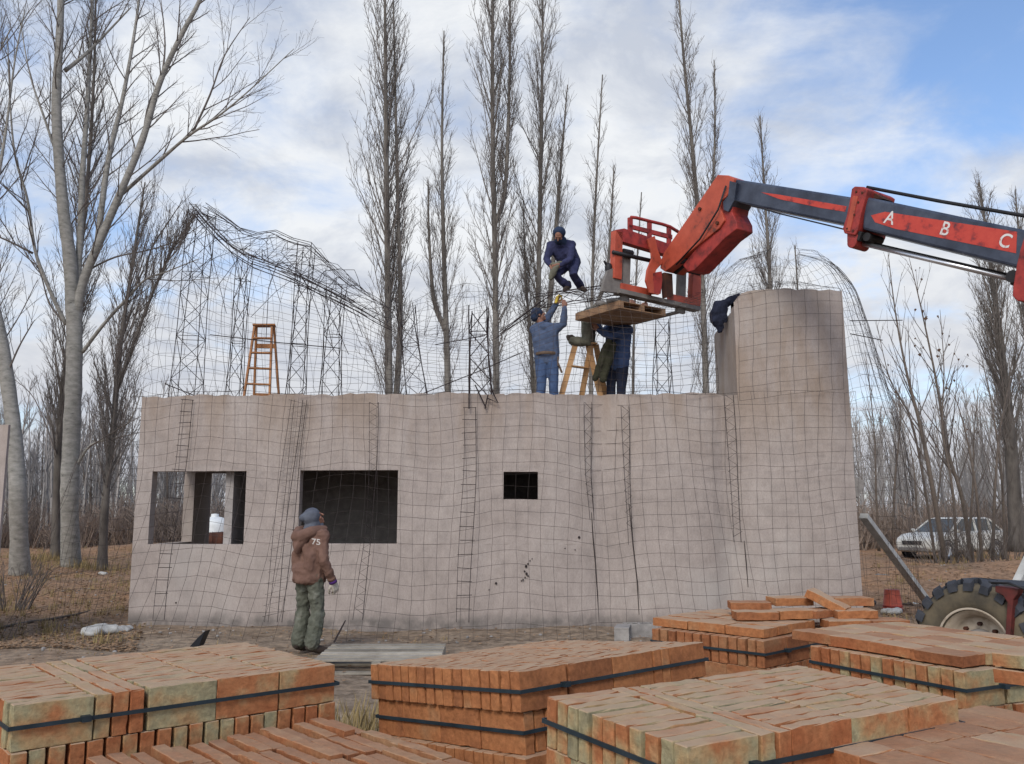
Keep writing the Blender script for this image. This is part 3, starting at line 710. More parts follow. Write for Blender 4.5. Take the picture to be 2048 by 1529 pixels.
# ------------------------------------------------ rebar ladders in front of the wall
def rebar_ladder(P, width, style, label, vend=None):
    n0 = P[0]; root = thing('rebar_ladder', front(X(*P[0]),.9), label, 'rebar ladder', 'rebar ladders hanging against the wall')
    path = []
    for i in range(41):
        f = i/40*(len(P)-1); k = min(int(f),len(P)-2); s = f-k
        u = P[k][0]*(1-s)+P[k+1][0]*s; v = P[k][1]*(1-s)+P[k+1][1]*s
        x = X(u,v); z = W(u,v,wy(x)).z; y = wy(x)-.05-max(0,flare(x,z)-.09)*.7; q = W(u,v,y); path.append(q)
    h = width/2; m = MB()
    offs = (-h,h) if style != 'triple' else (-h,-h*.4,h*.35,h)
    for o in offs:
        m = MB(); m.tube([p+Vector((o+.015*math.sin(p.z*2+o*40),0,0)) for p in path], .0036 if o < 0 else .005, 5); m.build('main_bar', M['rebar'], root, fixn=False)
    m = MB(); acc = 0; zig = []; L_ = 0
    for i in range(1,41):
        L_ += (path[i]-path[i-1]).length
    n = int(L_/(.19 if style == 'tie' else .085))
    pos = lambda f: path[min(int(f*40),39)].lerp(path[min(int(f*40),39)+1], f*40-min(int(f*40),39))
    q = random.Random(int(P[0][0]))
    for i in range(n):
        f = i/n; p = pos(f)
        if style == 'tie':
            m2 = MB(); m2.tube([p+Vector((-h-.03*q.random(),-.01,q.uniform(-.012,.012))),p+Vector((h+.03*q.random(),-.01,q.uniform(-.012,.012)))], .0045, 4); m2.build('tie_wire', M['rebar'], root, fixn=False)
        else:
            e = (vend or 1.0)
            if f < e: zig.append(p+Vector((h*(1.15 if i%2 else -1.15), -.012, 0)))
    if zig: m.tube(zig, .0034, 4); m.build('lacing_wire', M['rebar'], root, fixn=False)
rebar_ladder([(376,800),(360,930),(335,1090),(318,1240)], .16, 'tie', 'leftmost tied rebar ladder leaning across the first window')
rebar_ladder([(598,800),(582,930),(562,1100),(546,1245)], .26, 'triple', 'wide rebar ladder of several bars between the two large windows')
rebar_ladder([(748,805),(745,930),(735,1090),(716,1240)], .11, 'zig', 'zigzag rebar ladder crossing the right side of the dark middle window')
rebar_ladder([(940,815),(938,950),(932,1100),(926,1245)], .18, 'tie', 'straight tied rebar ladder left of the small square window')
rebar_ladder([(1176,805),(1176,950),(1184,1040)], .09, 'zig', 'zigzag rebar ladder in the hollow of the wall right of the small window', .8)
rebar_ladder([(1250,812),(1254,960),(1262,1090)], .09, 'zig', 'zigzag rebar ladder on the right lip of the wall hollow', .9)
rebar_ladder([(1458,790),(1466,950),(1476,1085)], .12, 'zig', 'zigzag rebar ladder in the crease where the tower begins')
# ================================================================ bare trees
def perp(d, rnd):
    a = d.orthogonal().normalized(); b = d.cross(a); t = rnd.random()*6.2832
    return a*math.cos(t)+b*math.sin(t)
class TB:                              # fast twig builder
    def __init__(s): s.v = []; s.f = []
    def tube(s, pts, r0, r1, n):
        m = len(pts); b = len(s.v); d = (pts[-1]-pts[0])
        if d.length < 1e-6: return
        d.normalize(); x = d.orthogonal().normalized(); y = d.cross(x)
        cs = [(math.cos(6.2832*k/n), math.sin(6.2832*k/n)) for k in range(n)]
        for i, p in enumerate(pts):
            r = r0+(r1-r0)*i/(m-1)
            for c, q in cs: s.v.append((p.x+(x.x*c+y.x*q)*r, p.y+(x.y*c+y.y*q)*r, p.z+(x.z*c+y.z*q)*r))
        for i in range(m-1):
            for k in range(n):
                k2 = (k+1)%n; s.f.append((b+i*n+k, b+i*n+k2, b+(i+1)*n+k2, b+(i+1)*n+k))
    def build(s, name, mat_, parent):
        o = OFF[parent.name]; me = bpy.data.meshes.new(name)
        vs = np.array(s.v)-np.array(o); me.from_pydata(vs.tolist(), [], s.f)
        me.polygons.foreach_set('use_smooth', [True]*len(me.polygons)); me.update()
        return link_mesh(name, me, mat_, parent)
UP = Vector((0,0,1))
def path_up(p, d, L, n, rnd, bend, wob):
    pts = [p.copy()]; d = d.copy()
    for i in range(n):
        d = (d+UP*bend+Vector((rnd.uniform(-wob,wob),rnd.uniform(-wob,wob),rnd.uniform(-wob,wob)*.5))).normalized()
        p = p+d*(L/n); pts.append(p)
    return pts
def along(pts, f):
    k = f*(len(pts)-1); i = min(int(k), len(pts)-2); return pts[i].lerp(pts[i+1], k-i), (pts[i+1]-pts[i]).normalized()
def trunk_tube(mb, pts, r0, r1, n=10, sub=4, rnd=None, flare_=0):
    P = []; Q = []; m = (len(pts)-1)*sub
    for i in range(m+1):
        f = i/m; k = f*(len(pts)-1); j = min(int(k), len(pts)-2); t = k-j
        a = pts[max(j-1,0)]; b = pts[j]; c = pts[j+1]; d = pts[min(j+2,len(pts)-1)]
        q = (b*2+(c-a)*t+(a*2-b*5+c*4-d)*t*t+(b*3-a-c*3+d)*t**3)*.5
        P.append(q); rr = r0+(r1-r0)*f
        if flare_ and f < .12: rr *= 1+flare_*(1-f/.12)**2
        Q.append(rr*(1+(rnd.uniform(-.05,.05) if rnd else 0)))
    mb.tube(P, Q, n)
    return P
def poplar(trunk, r0, half, label, seed, lats=95, forks=(), start=.1, dens=1.0, twr=1.0, bark='barkpop', group='bare columnar poplars', sc=1.0, leaves=False, maxlen=5.5, ang=1.0):
    rnd = random.Random(seed)
    root = thing('poplar_tree', trunk[0], label, 'tree', group)
    mb = MB(); P = trunk_tube(mb, trunk, r0, .02, 10, 6, rnd, .35)
    stems = [(P, r0, 0.0)]
    for (f, fp, fr) in forks:          # second leaders: fraction where they leave, and their path
        b,_ = along(P, f); Q = trunk_tube(mb, [b]+fp, fr, .015, 8, 5, rnd); stems.append((Q, fr, .15))
    mb.build('trunk', M[bark], root, True, fixn=False)
    tb = TB(); H = (trunk[-1]-trunk[0]).length
    for si, (P, rr, st) in enumerate(stems):
        nl = int(lats*(1.25 if si == 0 else .8)); HL = sum((P[i+1]-P[i]).length for i in range(len(P)-1))
        for i in range(nl):
            t = max(st, start)+(.97-max(st, start))*((i+rnd.random())/nl)
            p, d = along(P, t)
            env = half*.72*(math.sin(min(1,(t+.10)/.55)*1.45) if t < .45 else max(.14,(1-((t-.45)/.58)**1.6)))*(1 if si == 0 else .6)
            a = rnd.random()*6.2832; out = Vector((math.cos(a), math.sin(a), 0))
            L = min(maxlen*sc, env*rnd.uniform(1.8,4.6), (1-t)*HL*.75+.5); th = R(rnd.uniform(16,33)*ang)
            d0 = (d*math.cos(th)+out*math.sin(th)).normalized()
            rb = min(rr*.45, .005+L*.0055)*sc*twr
            lp = path_up(p, d0, L, 6, rnd, .13, .07); tb.tube(lp, rb, .004*twr, 5 if rb > .02 else 4)
            ns = int(L*3.3*dens/sc)+1
            for j in range(ns):
                f = .12+.86*(j+rnd.random())/ns; q, dq = along(lp, f)
                L2 = (.25+rnd.random()*.95)*(1.15-f*.7)*min(1.3,L/2.2); d2 = (dq+perp(dq,rnd)*rnd.uniform(.3,.65)).normalized()
                sp_ = path_up(q, d2, L2, 3, rnd, .13, .08); tb.tube(sp_, .0062*twr, .003*twr, 3)
                for k in range(int((1.5+L2*5.5)*dens)):
                    f2 = rnd.uniform(.15,1); q2, dq2 = along(sp_, f2); L3 = rnd.uniform(.10,.38)
                    d3 = (dq2+perp(dq2,rnd)*rnd.uniform(.4,1.0)+UP*.15).normalized()
                    tb.tube([q2, q2+d3*L3*.5+UP*L3*.03, q2+d3*L3+UP*L3*.12], .0042*twr, .0026*twr, 3)
    tb.build('crown', M['twigp'], root)
    return root
def base_px(u, Y):
    v = 1030+CH*1750/Y; p = G(u, v); p.z = gh(p.x,p.y)-.05; return p
def tpath(P, Y, dy=0):                 # trunk from photo points at distance Y, starting on the ground
    pts = [base_px(P[0][0], Y)]
    for i,(u,v) in enumerate(P[1:]): pts.append(W(u, v, Y+dy*(i+1)/len(P)))
    return pts
poplar(tpath([(781,1100),(778,790),(775,520),(772,250),(770,0),(768,-330)],25), .135, 1.0, 'tall poplar with twin pale trunks directly above the dark middle window', 11, 120,
       forks=[(.12,[W(795,760,25.1),W(801,600,25.2),W(795,380,25.2),W(790,150,25.2),W(785,-60,25)],.105)], twr=1.15)
poplar(tpath([(898,1100),(896,790),(888,520),(884,300),(888,62)],26), .125, .62, 'shorter slim poplar between the two tall ones at mid roof', 12, 85,
       forks=[(.36,[W(868,600,26),W(858,470,26),W(856,360,26)],.09)])
poplar(tpath([(996,1100),(993,790),(990,520),(985,250),(985,0),(985,-240)],25), .125, .92, 'tall poplar with a wide crown just left of the crouching worker', 13, 115,
       forks=[(.45,[W(1010,380,25),W(1018,200,25),W(1020,30,25),W(1018,-100,25)],.075)], twr=1.15)
poplar(tpath([(1078,1100),(1074,790),(1078,520),(1083,250),(1085,60),(1086,-60)],27), .12, .9, 'bushy poplar with several stems behind the crouching worker', 14, 105,
       forks=[(.12,[W(1062,700,27),W(1052,560,27),W(1046,400,27)],.08),(.14,[W(1096,650,27),W(1110,480,27),W(1122,330,27),W(1135,170,27)],.12)], twr=1.1)
poplar(tpath([(1182,1100),(1182,790),(1185,560),(1192,380),(1205,150)],28), .09, .55, 'slender dark poplar behind the ladder and the lifted pallet', 15, 70,
       forks=[(.42,[W(1212,560,28),W(1222,440,28),W(1228,330,28)],.07)], twr=1.1)
poplar(tpath([(1414,1100),(1412,790),(1402,520),(1385,300),(1366,100),(1350,-120)],26), .115, .68, 'tall poplar rising behind the orange boom elbow', 16, 95,
       forks=[(.42,[W(1415,480,26),W(1425,380,26),W(1430,250,26),W(1428,120,26)],.075)], twr=1.1)
poplar(tpath([(1545,1090),(1543,700),(1540,560),(1530,400),(1520,232)],31), .12, .72, 'poplar standing directly behind the tower, its tip above the boom', 17, 85, twr=1.1)
poplar(tpath([(1265,1090),(1266,790),(1270,600),(1283,385)],32), .075, .4, 'small thin poplar glimpsed through the fork carriage', 18, 45)
poplar(tpath([(1605,1090),(1600,700),(1590,490)],34), .08, .5, 'small poplar inside the wire dome right of the tower poplar', 19, 40)
poplar(tpath([(2036,1102),(2022,900),(2008,750),(1985,560),(1958,360)],38), .33, 1.3, 'large dark poplar at the right edge leaning left, behind the parked car', 20, 130, twr=1.5, bark='barkdark', start=.15)
poplar(tpath([(2075,1100),(2068,800),(2050,600),(2030,380)],40), .25, 1.0, 'poplar cut by the right edge of the photo under the boom hose', 21, 80, twr=1.5, start=.12)
poplar(tpath([(110,1130),(117,900),(136,700),(170,420),(188,150),(192,-100)],29), .145, 1.1, 'dense poplar with a dark trunk right behind the pale forked tree', 22, 125, bark='barkdark', twr=1.25, start=.16)
poplar(tpath([(204,1145),(211,1000),(226,860),(240,700),(266,520),(290,365)],25.5), .13, .9, 'dark trunked poplar just left of the house corner', 23, 80, bark='barkdark', twr=1.2, start=.18,
       forks=[(.5,[W(300,600,25.5),W(345,500,25.5),W(390,430,25.5)],.06)])
poplar(tpath([(-20,1110),(-18,800),(-12,500),(-8,200),(-5,-80)],30), .2, .8, 'poplar cut by the left edge of the photo behind the leaning trunk', 24, 70, twr=1.3)

# ---- spreading trees
def branchy(tb, pts, r0, r1, rnd, level, lenf, twr=1.0, up=.05, dens=1.0):
    L = sum((pts[i+1]-pts[i]).length for i in range(len(pts)-1))
    if level == 0: return
    n = max(2,int({3: L*2.0, 2: L*3.4, 1: L*5.0}[level]*dens))
    for i in range(n):
        f = .18+.82*(i+rnd.random())/n
        if f > 1: continue
        p, d = along(pts, f); th = rnd.uniform(.5,1.0)
        d2 = (d+perp(d,rnd)*th+UP*.12).normalized()
        L2 = {3: rnd.uniform(1.0,2.8), 2: rnd.uniform(.45,1.3), 1: rnd.uniform(.15,.5)}[level]*lenf*(1.15-.55*f)
        rb = {3: .019, 2: .009, 1: .0055}[level]*twr; rb = min(rb, (r0+(r1-r0)*f)*.6)
        q = path_up(p, d2, L2, {3:5,2:4,1:2}[level], rnd, up, .13)
        tb.tube(q, rb, max(.003*twr,rb*.4), 4 if level == 3 else 3)
        branchy(tb, q, rb, .003, rnd, level-1, lenf, twr, up, dens)
def spreading(label, trunk, r0, r1, limbs, Y, seed, bark='bark', lenf=1.0, name='cottonwood_tree', group=None, twr=1.0, dens=1.0):
    rnd = random.Random(seed); root = thing(name, trunk[0], label, 'tree', group)
    mb = MB(); trunk_tube(mb, trunk, r0, r1, 14, 6, rnd, .3)
    tb = TB()
    for (P, a, b, dy) in limbs:
        pts = [W(u, v, Y+dy*i/(len(P)-1)) for i,(u,v) in enumerate(P)]
        if a >= .05: Q = trunk_tube(mb, pts, a, b, 9, 5, rnd)
        else:
            m2 = MB(); Q = trunk_tube(m2, pts, a, b, 5, 4, rnd); bb = len(tb.v); tb.v.extend(m2.v); tb.f.extend([tuple(bb+i for i in f) for f in m2.f])
        branchy(tb, Q, a, b, rnd, 3 if a >= .04 else 2, lenf, twr, dens=dens)
    mb.build('trunk', M[bark], root, True, fixn=False); tb.build('crown', M['twig'], root)
    return root
T = tpath([(142,1142),(139,1000),(142,900),(147,780),(149,690),(148,610)],26)
spreading('big pale barked tree left of the house forking into tall spreading limbs', T, .265, .225, [
    ([(147,640),(140,520),(128,430),(117,300),(113,200),(118,100),(122,0),(124,-160)], .21, .085, -.5),
    ([(150,640),(160,480),(165,350),(172,250),(178,150),(185,0),(190,-150)], .11, .04, 1.2),
    ([(149,650),(165,570),(190,505),(235,400),(285,280),(318,170),(358,80),(400,0),(432,-90)], .15, .05, -1.0),
    ([(238,394),(330,312),(380,270),(440,230),(500,180),(588,98)], .06, .010, -1.5),
    ([(385,266),(420,190),(450,110),(500,35)], .04, .01, -.5),
    ([(132,650),(95,570),(70,500),(55,400),(30,310),(20,200),(15,70)], .065, .015, -1.5),
    ([(66,507),(0,475),(-60,460)], .04, .01, -.8),
    ([(165,705),(205,652),(250,602),(290,560),(330,545),(398,518)], .06, .012, -1.0),
    ([(290,560),(302,500),(340,440),(366,400)], .035, .01, .3),
    ([(178,540),(230,515),(300,500),(360,478),(430,430)], .035, .008, -.6),
    ([(130,142),(170,110),(205,75),(262,15)], .07, .02, .8),
    ([(195,490),(215,330),(245,200),(270,60),(285,-60)], .10, .03, 1.0),
    ([(152,935),(180,892),(230,872),(265,832),(284,778)], .05, .012, -.7),
    ([(142,660),(100,610),(78,540),(40,480)], .035, .01, .6),
    ([(120,330),(90,240),(60,150),(40,40)], .05, .012, .8),
    ([(322,165),(330,90),(322,0)], .04, .012, .4),
    ([(110,900),(70,800),(30,760)], .022, .008, .4),
    ([(285,285),(300,200),(350,120),(372,40)], .035, .01, .7)], 26, 31, twr=1.2)
T = tpath([(40,1135),(36,1000),(33,930),(24,830),(3,690),(-25,560),(-60,380)],23)
spreading('grey scarred trunk leaning out of the left edge of the photo', T, .225, .15, [
    ([(-30,560),(-10,400),(12,260),(30,120),(50,20)], .06, .012, -.5),
    ([(-40,520),(-55,300),(-20,150),(20,60)], .07, .015, .8),
    ([(10,760),(35,700),(60,655),(70,640)], .03, .008, -.4),
    ([(2,690),(40,630),(75,560)], .022, .008, .5)], 23, 33, bark='bark', twr=1.1)
# ---- slim saplings near the parked car, some with withered leaves
def sapling(label, P, Y, r0, seed, leaves=0, dens=1.0, group='slim bare saplings by the parked car'):
    rnd = random.Random(seed); pts = [base_px(P[0][0], Y)]+[W(u,v,Y) for u,v in P[1:]]
    root = thing('bare_sapling', pts[0], label, 'tree', group)
    mb = MB(); Q = trunk_tube(mb, pts, r0, .006, 7, 5, rnd); mb.build('trunk', M['sapling'], root, True, fixn=False)
    tb = TB(); H = (pts[-1]-pts[0]).length; LV = []
    for i in range(int(H*2.2*dens)):
        t = .2+.78*(i+rnd.random())/(H*2.2*dens); 
        if t > .99: continue
        p, d = along(Q, t); a = rnd.random()*6.28; out = Vector((math.cos(a),math.sin(a)*.6,0)); L = (1-t)*H*.42*rnd.uniform(.5,1.1)+.25
        lp = path_up(p, (d+out*rnd.uniform(.45,.75)).normalized(), L, 5, rnd, .09, .05); tb.tube(lp, min(r0*.4,.006+L*.006), .004, 4)
        for k in range(int(L*2.2)):
            q, dq = along(lp, rnd.uniform(.2,1)); d2 = (dq+perp(dq,rnd)*.6).normalized(); s = path_up(q, d2, rnd.uniform(.2,.7), 2, rnd, .1, .05); tb.tube(s, .006, .0035, 3)
            if rnd.random() < leaves: LV.append(s[-1])
        if rnd.random() < leaves*2: LV.append(lp[rnd.randint(2,5)])
    tb.build('crown', M['twig'], root)
    if LV:
        m = MB()
        for p in LV:
            s = rnd.uniform(.03,.065); a = perp(UP,rnd); m.add([p,p+a*s-UP*s*.5,p-UP*s*1.9,p-a*s*.8-UP*s*.8+perp(UP,rnd)*s*.5],[(0,1,2,3)])
        m.build('withered_leaves', M['leafdry'], root, fixn=False)
S = [([(1893,1118),(1862,960),(1840,850),(1812,740),(1790,620),(1775,495)],27,.085,0,'slim sapling right of the wire dome leaning left over the car bonnet'),
     ([(1945,1110),(1925,1000),(1895,900),(1872,760),(1843,620),(1818,515)],28,.08,.35,'sapling hung with a few withered leaves in front of the car'),
     ([(1872,1112),(1850,980),(1822,840),(1780,760),(1752,640)],29,.05,0,'thin sapling arching left beside the tower'),
     ([(1915,1112),(1905,980),(1885,860),(1888,740),(1880,620)],27.5,.05,.2,'thin upright sapling before the front door of the car'),
     ([(1965,1110),(1952,980),(1930,860),(1905,780)],27,.06,0,'short leaning sapling at the middle of the car'),
     ([(1985,1112),(1990,980),(2000,860),(2020,760)],28,.06,0,'sapling leaning right in front of the rear car door'),
     ([(2010,1112),(2004,960),(1985,820),(1960,700)],29,.06,0,'sapling crossing the tail of the car'),
     ([(1932,1112),(1945,990),(1948,880),(1955,790)],28.5,.05,0,'upright sapling between the two car doors'),
     ([(1758,1098),(1752,980),(1748,860),(1730,700)],40,.07,0,'distant sapling seen through the right side of the dome'),
     ([(1785,1098),(1790,960),(1800,850),(1796,760)],42,.07,0,'distant sapling left of the car above the leaning post'),
     ([(1835,1095),(1830,960),(1815,860)],44,.07,0,'distant sapling behind the bonnet of the car'),
     ([(1865,1095),(1880,960),(1895,840)],46,.08,0,'distant sapling rising behind the car windscreen')]
for i,(P,Y,r0,lv,lab) in enumerate(S): sapling(lab, P, Y, r0, 60+i, lv)
S2 = [([(40,1085),(30,960),(15,860)],52,'leftmost of the thin far trunks behind the leaning tree'),([(178,1085),(182,960),(178,800)],50,'thin far trunk between the pale forked tree and the dark poplar'),([(165,1090),(170,980),(160,860)],58,'thinner far trunk touching the right side of the pale forked tree'),([(228,1090),(235,980),(236,850)],54,'thin far trunk just left of the house corner'),([(330,1075),(335,980),(330,860)],48,'far trunk at the left of the first window opening'),([(350,1075),(352,980),(356,860)],56,'far trunk in the middle of the first window opening'),([(90,1085),(84,960),(90,820)],56,'thin far trunk left of the pale forked tree')]
for i,(P,Y,lab) in enumerate(S2): sapling(lab, P, Y, .11, 90+i, 0, 1.4, 'thin far trunks at the forest edge')
# bare bushes round the car
for i,(u,Y,h,n,lab) in enumerate(((1885,26.5,2.0,40,'twiggy bare bush in front of the car front wheel'),(1950,26.5,1.6,36,'low twiggy bush before the car doors'),(2015,27,2.2,44,'dense bare bush hiding the tail of the car'),(20,15,.9,26,'small bare shrub at the left edge on the trampled ground'))):
    rnd = random.Random(200+i); p = base_px(u,Y); root = thing('bare_bush', p, lab, 'bush', 'bare bushes'); tb = TB()
    for k in range(n):
        a = rnd.random()*6.28; d = Vector((math.cos(a)*.45,math.sin(a)*.45,1)).normalized(); q = path_up(p+Vector((math.cos(a),math.sin(a),0))*rnd.random()*h*.35, d, h*rnd.uniform(.5,1.1), 4, rnd, .02, .12)
        tb.tube(q, .011, .004, 4); branchy(tb, q, .01, .004, rnd, 2, .6, 1.0, dens=.8)
    tb.build('twigs', M['twig'], root)
# the far wood, one mass of bare stems and brush
rnd = random.Random(77); tb = TB(); br = TB()
def farstem(x, y, H):
    p = Vector((x,y,-.1)); q = path_up(p, Vector((rnd.uniform(-.12,.12),0,1)).normalized(), H, 5, rnd, .05, .05); r_ = H*.010+.02
    tb.tube(q, r_, .015, 4)
    for j in range(int(H*2.6)):
        f = .22+.76*rnd.random(); a_, d_ = along(q, f); L = H*.22*(1.15-f)*rnd.uniform(.5,1.3)+.3; s = path_up(a_, (d_+perp(d_,rnd)*.55).normalized(), L, 3, rnd, .12, .05); tb.tube(s, .022, .009, 3)
        for k in range(3):
            b_, e_ = along(s, rnd.uniform(.3,1)); tb.tube([b_, b_+(e_+perp(e_,rnd)*.6+UP*.2).normalized()*L*.35], .011, .007, 3)
for i in range(520):
    y = 46+rnd.random()**1.2*50
    a = rnd.uniform(-.66,-.33) if rnd.random() < .6 else rnd.uniform(.36,.66)
    farstem(a*y, y, rnd.uniform(5.0,10.0))
me = bpy.data.meshes.new('far_wood'); me.from_pydata(tb.v, [], tb.f); o = link_mesh('far_wood', me, M['wood_far']); tag(o, 'far wood of bare grey stems along the horizon', 'woodland', kind='stuff')
for i in range(2600):
    y = 42+rnd.random()**1.3*45
    a = rnd.uniform(-.68,-.30) if rnd.random() < .58 else rnd.uniform(.34,.68)
    p = Vector((a*y,y,-.05)); H = rnd.uniform(.8,3.0)
    for k in range(5):
        d = Vector((rnd.uniform(-.5,.5),rnd.uniform(-.5,.5),1)).normalized(); q = path_up(p+Vector((rnd.uniform(-.5,.5),0,0)), d, H*rnd.uniform(.5,1), 3, rnd, .0, .15); br.tube(q, .03, .012, 3)
        for z in range(4):
            b_, e_ = along(q, rnd.uniform(.2,1)); br.tube([b_, b_+(e_+perp(e_,rnd)*.8).normalized()*H*.3], .016, .008, 3)
me = bpy.data.meshes.new('far_brush'); me.from_pydata(br.v, [], br.f); o = link_mesh('far_brush', me, M['brush']); tag(o, 'low tangled brown brush at the foot of the far wood', 'brush', kind='stuff')
# ================================================================ brick packs
BL, BT, BH, GAP = .258, .055, .152, .0055
rb = random.Random(42)
def brick_mesh(i):
    q = random.Random(900+i); bm = bmesh.new(); bmesh.ops.create_cube(bm, size=1)
    bmesh.ops.scale(bm, vec=(BL, BT, BH), verts=bm.verts)
    bmesh.ops.bevel(bm, geom=bm.edges[:], offset=.0028, segments=1, affect='EDGES', profile=.6)
    ed = [e for e in bm.edges if e.calc_length() > .1]
    bmesh.ops.subdivide_edges(bm, edges=ed, cuts=5, use_grid_fill=True)
    a, b, c = q.uniform(-.0015,.0015), q.uniform(-.001,.001), q.random()*6
    for v in bm.verts:
        v.co.y += a*math.cos(v.co.x*11)+b*math.sin(v.co.z*20)+.0008*math.sin(v.co.x*40+c)
        v.co.z += b*math.cos(v.co.x*12)+.001*math.sin(v.co.x*50+c*2)
        v.co += Vector((q.uniform(-1,1),q.uniform(-1,1),q.uniform(-1,1)))*.0006
        ex = [abs(v.co.x) > BL*.46, abs(v.co.y) > BT*.42, abs(v.co.z) > BH*.44]
        if sum(ex) >= 2:
            k_ = q.random()**6*.004
            for ax_ in range(3):
                if ex[ax_]: v.co[ax_] -= math.copysign(k_, v.co[ax_])
    me = bpy.data.meshes.new('brick'); bm.to_mesh(me); bm.free(); return me
BR = {}
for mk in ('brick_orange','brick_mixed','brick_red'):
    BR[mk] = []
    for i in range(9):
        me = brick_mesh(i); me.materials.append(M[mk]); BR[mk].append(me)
def frame(A, Ue, Ve):
    u = (Ue-A).normalized(); n = u.cross(Ve-A).normalized(); v = n.cross(u)
    if n.z < 0: n = -n; v = -v if v.dot(Ve-A) < 0 else v
    return u, v, n
def place_brick(mk, pos, X_, Y_, Z_, parent=None, sx=1, jit=.0025, name='brick'):
    """brick centred at pos with long axis X_, thin axis Y_, tall axis Z_"""
    me = rb.choice(BR[mk]); o = bpy.data.objects.new(name, me); C.objects.link(o)
    Y_ = Z_.cross(X_)
    Rm = Matrix((X_, Y_, Z_)).transposed().to_4x4()
    a = Matrix.Rotation(rb.uniform(-1,1)*jit*4, 4, 'Z') @ Matrix.Rotation(rb.choice((0,math.pi)), 4, 'Z') @ Matrix.Rotation(rb.choice((0,math.pi)), 4, 'Y')
    loc = pos+X_*rb.uniform(-1,1)*jit*2+Y_*rb.uniform(-1,1)*jit*.5+Z_*rb.uniform(-1,1)*jit*.3
    mw = Matrix.Translation(loc-(OFF[parent.name] if parent else Vector())) @ Rm @ a @ Matrix.Diagonal((sx*rb.uniform(.985,1.01),rb.uniform(.86,.985),rb.uniform(.99,1.006),1))
    o.matrix_basis = mw
    if parent: o.parent = parent
    return o
def pack(label, A, Ue, Ve, LU, LV, pattern, mk, nl=6, straps=(0,), jit=.0025, lift=0, outs=(0,.0,.012,.0,.01,.0), topH=0, thick=BT):
    u, v, n = frame(A, Ue, Ve)
    base = A+u*LU/2+v*LV/2; gz = base-n*(nl*BH+.12); gz.z = 0
    root = thing('brick_pack', gz, label, 'bricks', 'strapped packs of bricks')
    cand = []          # (priority, pos, X, Y, Z, scale)
    T = thick+GAP; Lg = BL+GAP
    LU = sum(Lg if c == 'S' else T for c in pattern)-GAP; LV = int(LV/T+.3)*T-GAP
    for k in range(nl):
        zc = -(k+.5)*BH-k*.001; o = outs[k % len(outs)]
        if k == 0:
            pos = 0
            for ch in pattern:
                if ch == 'S':
                    m_ = int(LV/T+.5)
                    for j in range(m_):
                        edge = j == 0 or pos == 0
                        cand.append((0, A+u*(pos+BL/2)+v*(j+.5)*T+n*(zc+lift*rb.random()), u, v, n, 1)); 
                    pos += Lg
                else:
                    y = 0
                    while y < LV-.03:
                        w_ = min(BL, LV-y); cand.append((0, A+u*(pos+thick/2)+v*(y+w_/2)+n*(zc+lift*rb.random()), v, -u, n, w_/BL)); y += w_+GAP
                    pos += T
        else:
            headers_on_u = (k % 2 == 1)
            for side in (0,1):        # u-faces at v=0 and v=LV
                if headers_on_u:
                    for j in range(int((LU-2*o)/T+.5)):
                        cy = o+BL/2 if side == 0 else LV-o-BL/2
                        cand.append((k*4+side*20, A+u*(o+(j+.5)*T)+v*cy+n*zc, v, -u, n, 1))
                else:
                    y = o
                    while y < LU-o-.03:
                        w_ = min(BL, LU-o-y); cy = o+thick/2 if side == 0 else LV-o-thick/2
                        cand.append((k*4+side*20, A+u*(y+w_/2)+v*cy+n*zc, u, v, n, w_/BL)); y += w_+GAP
            for side in (0,1):        # v-faces at u=0 and u=LU
                if headers_on_u:
                    y = o
                    while y < LV-o-.03:
                        w_ = min(BL, LV-o-y); cx_ = o+thick/2 if side == 0 else LU-o-thick/2
                        cand.append((k*4+1+side*20, A+v*(y+w_/2)+u*cx_+n*zc, v, -u, n, w_/BL)); y += w_+GAP
                else:
                    for j in range(int((LV-2*o)/T+.5)):
                        cx_ = o+BL/2 if side == 0 else LU-o-BL/2
                        cand.append((k*4+1+side*20, A+v*(o+(j+.5)*T)+u*cx_+n*zc, u, v, n, 1))
    cand.sort(key=lambda c: c[0])
    for c in cand[:100]: place_brick(mk, c[1], c[2], c[3], c[4], root, c[5], jit)
    mb = MB()
    for c in cand[100:]:
        me = rb.choice(BR[mk]); Rm = Matrix((c[2], c[4].cross(c[2]), c[4])).transposed()
        mb.add([Rm @ Vector((q.co.x*c[5],q.co.y*.97,q.co.z)) + c[1] for q in me.vertices], [tuple(p.vertices) for p in me.polygons])
    ins = .07
    P = [A+u*a+v*b-n*h for h in (nl*BH, BH*1.02) for a,b in ((ins,ins),(LU-ins,ins),(LU-ins,LV-ins),(ins,LV-ins))]
    mb.hexa(P)
    o = mb.build('lower_bricks', M[mk], root); o['kind'] = 'stuff'
    # timber bearers under the pack
    mb = MB()
    for f in (.06,.5,.94):
        a = A+u*LU*f-n*nl*BH; mb.box(((a+v*LV/2).x,(a+v*LV/2).y,(a.z-.05)),(.1,.1,.1)) if False else mb.bar(a-n*.06, a+v*LV-n*.06, .09, .12, n)
    mb.build('bearer', M['palletgrey'], root)
    for k in straps:
        ox = outs[k % len(outs)] if k else 0
        z = -(k+.5)*BH+.004; e = .0085; mb = MB()
        cs = [(ox-e,ox-e),(LU-ox+e,ox-e),(LU-ox+e,LV-ox+e),(ox-e,LV-ox+e)]
        cs = [A+u*a+v*b+n*(z+.006*math.sin(a*9+b*5)) for a,b in cs]
        for i in range(4):
            a, b = cs[i], cs[(i+1)%4]; d = (b-a).normalized(); mb.bar(a-d*.001, b+d*.001, .004, .014, n)
        # buckle
        c_ = cs[0]+u*.24; mb.box(c_-v*.002, (.03,.03,.02), Matrix((u,v,n)).transposed())
        mb.build('strap', M['strap'], root)
    return u, v, n
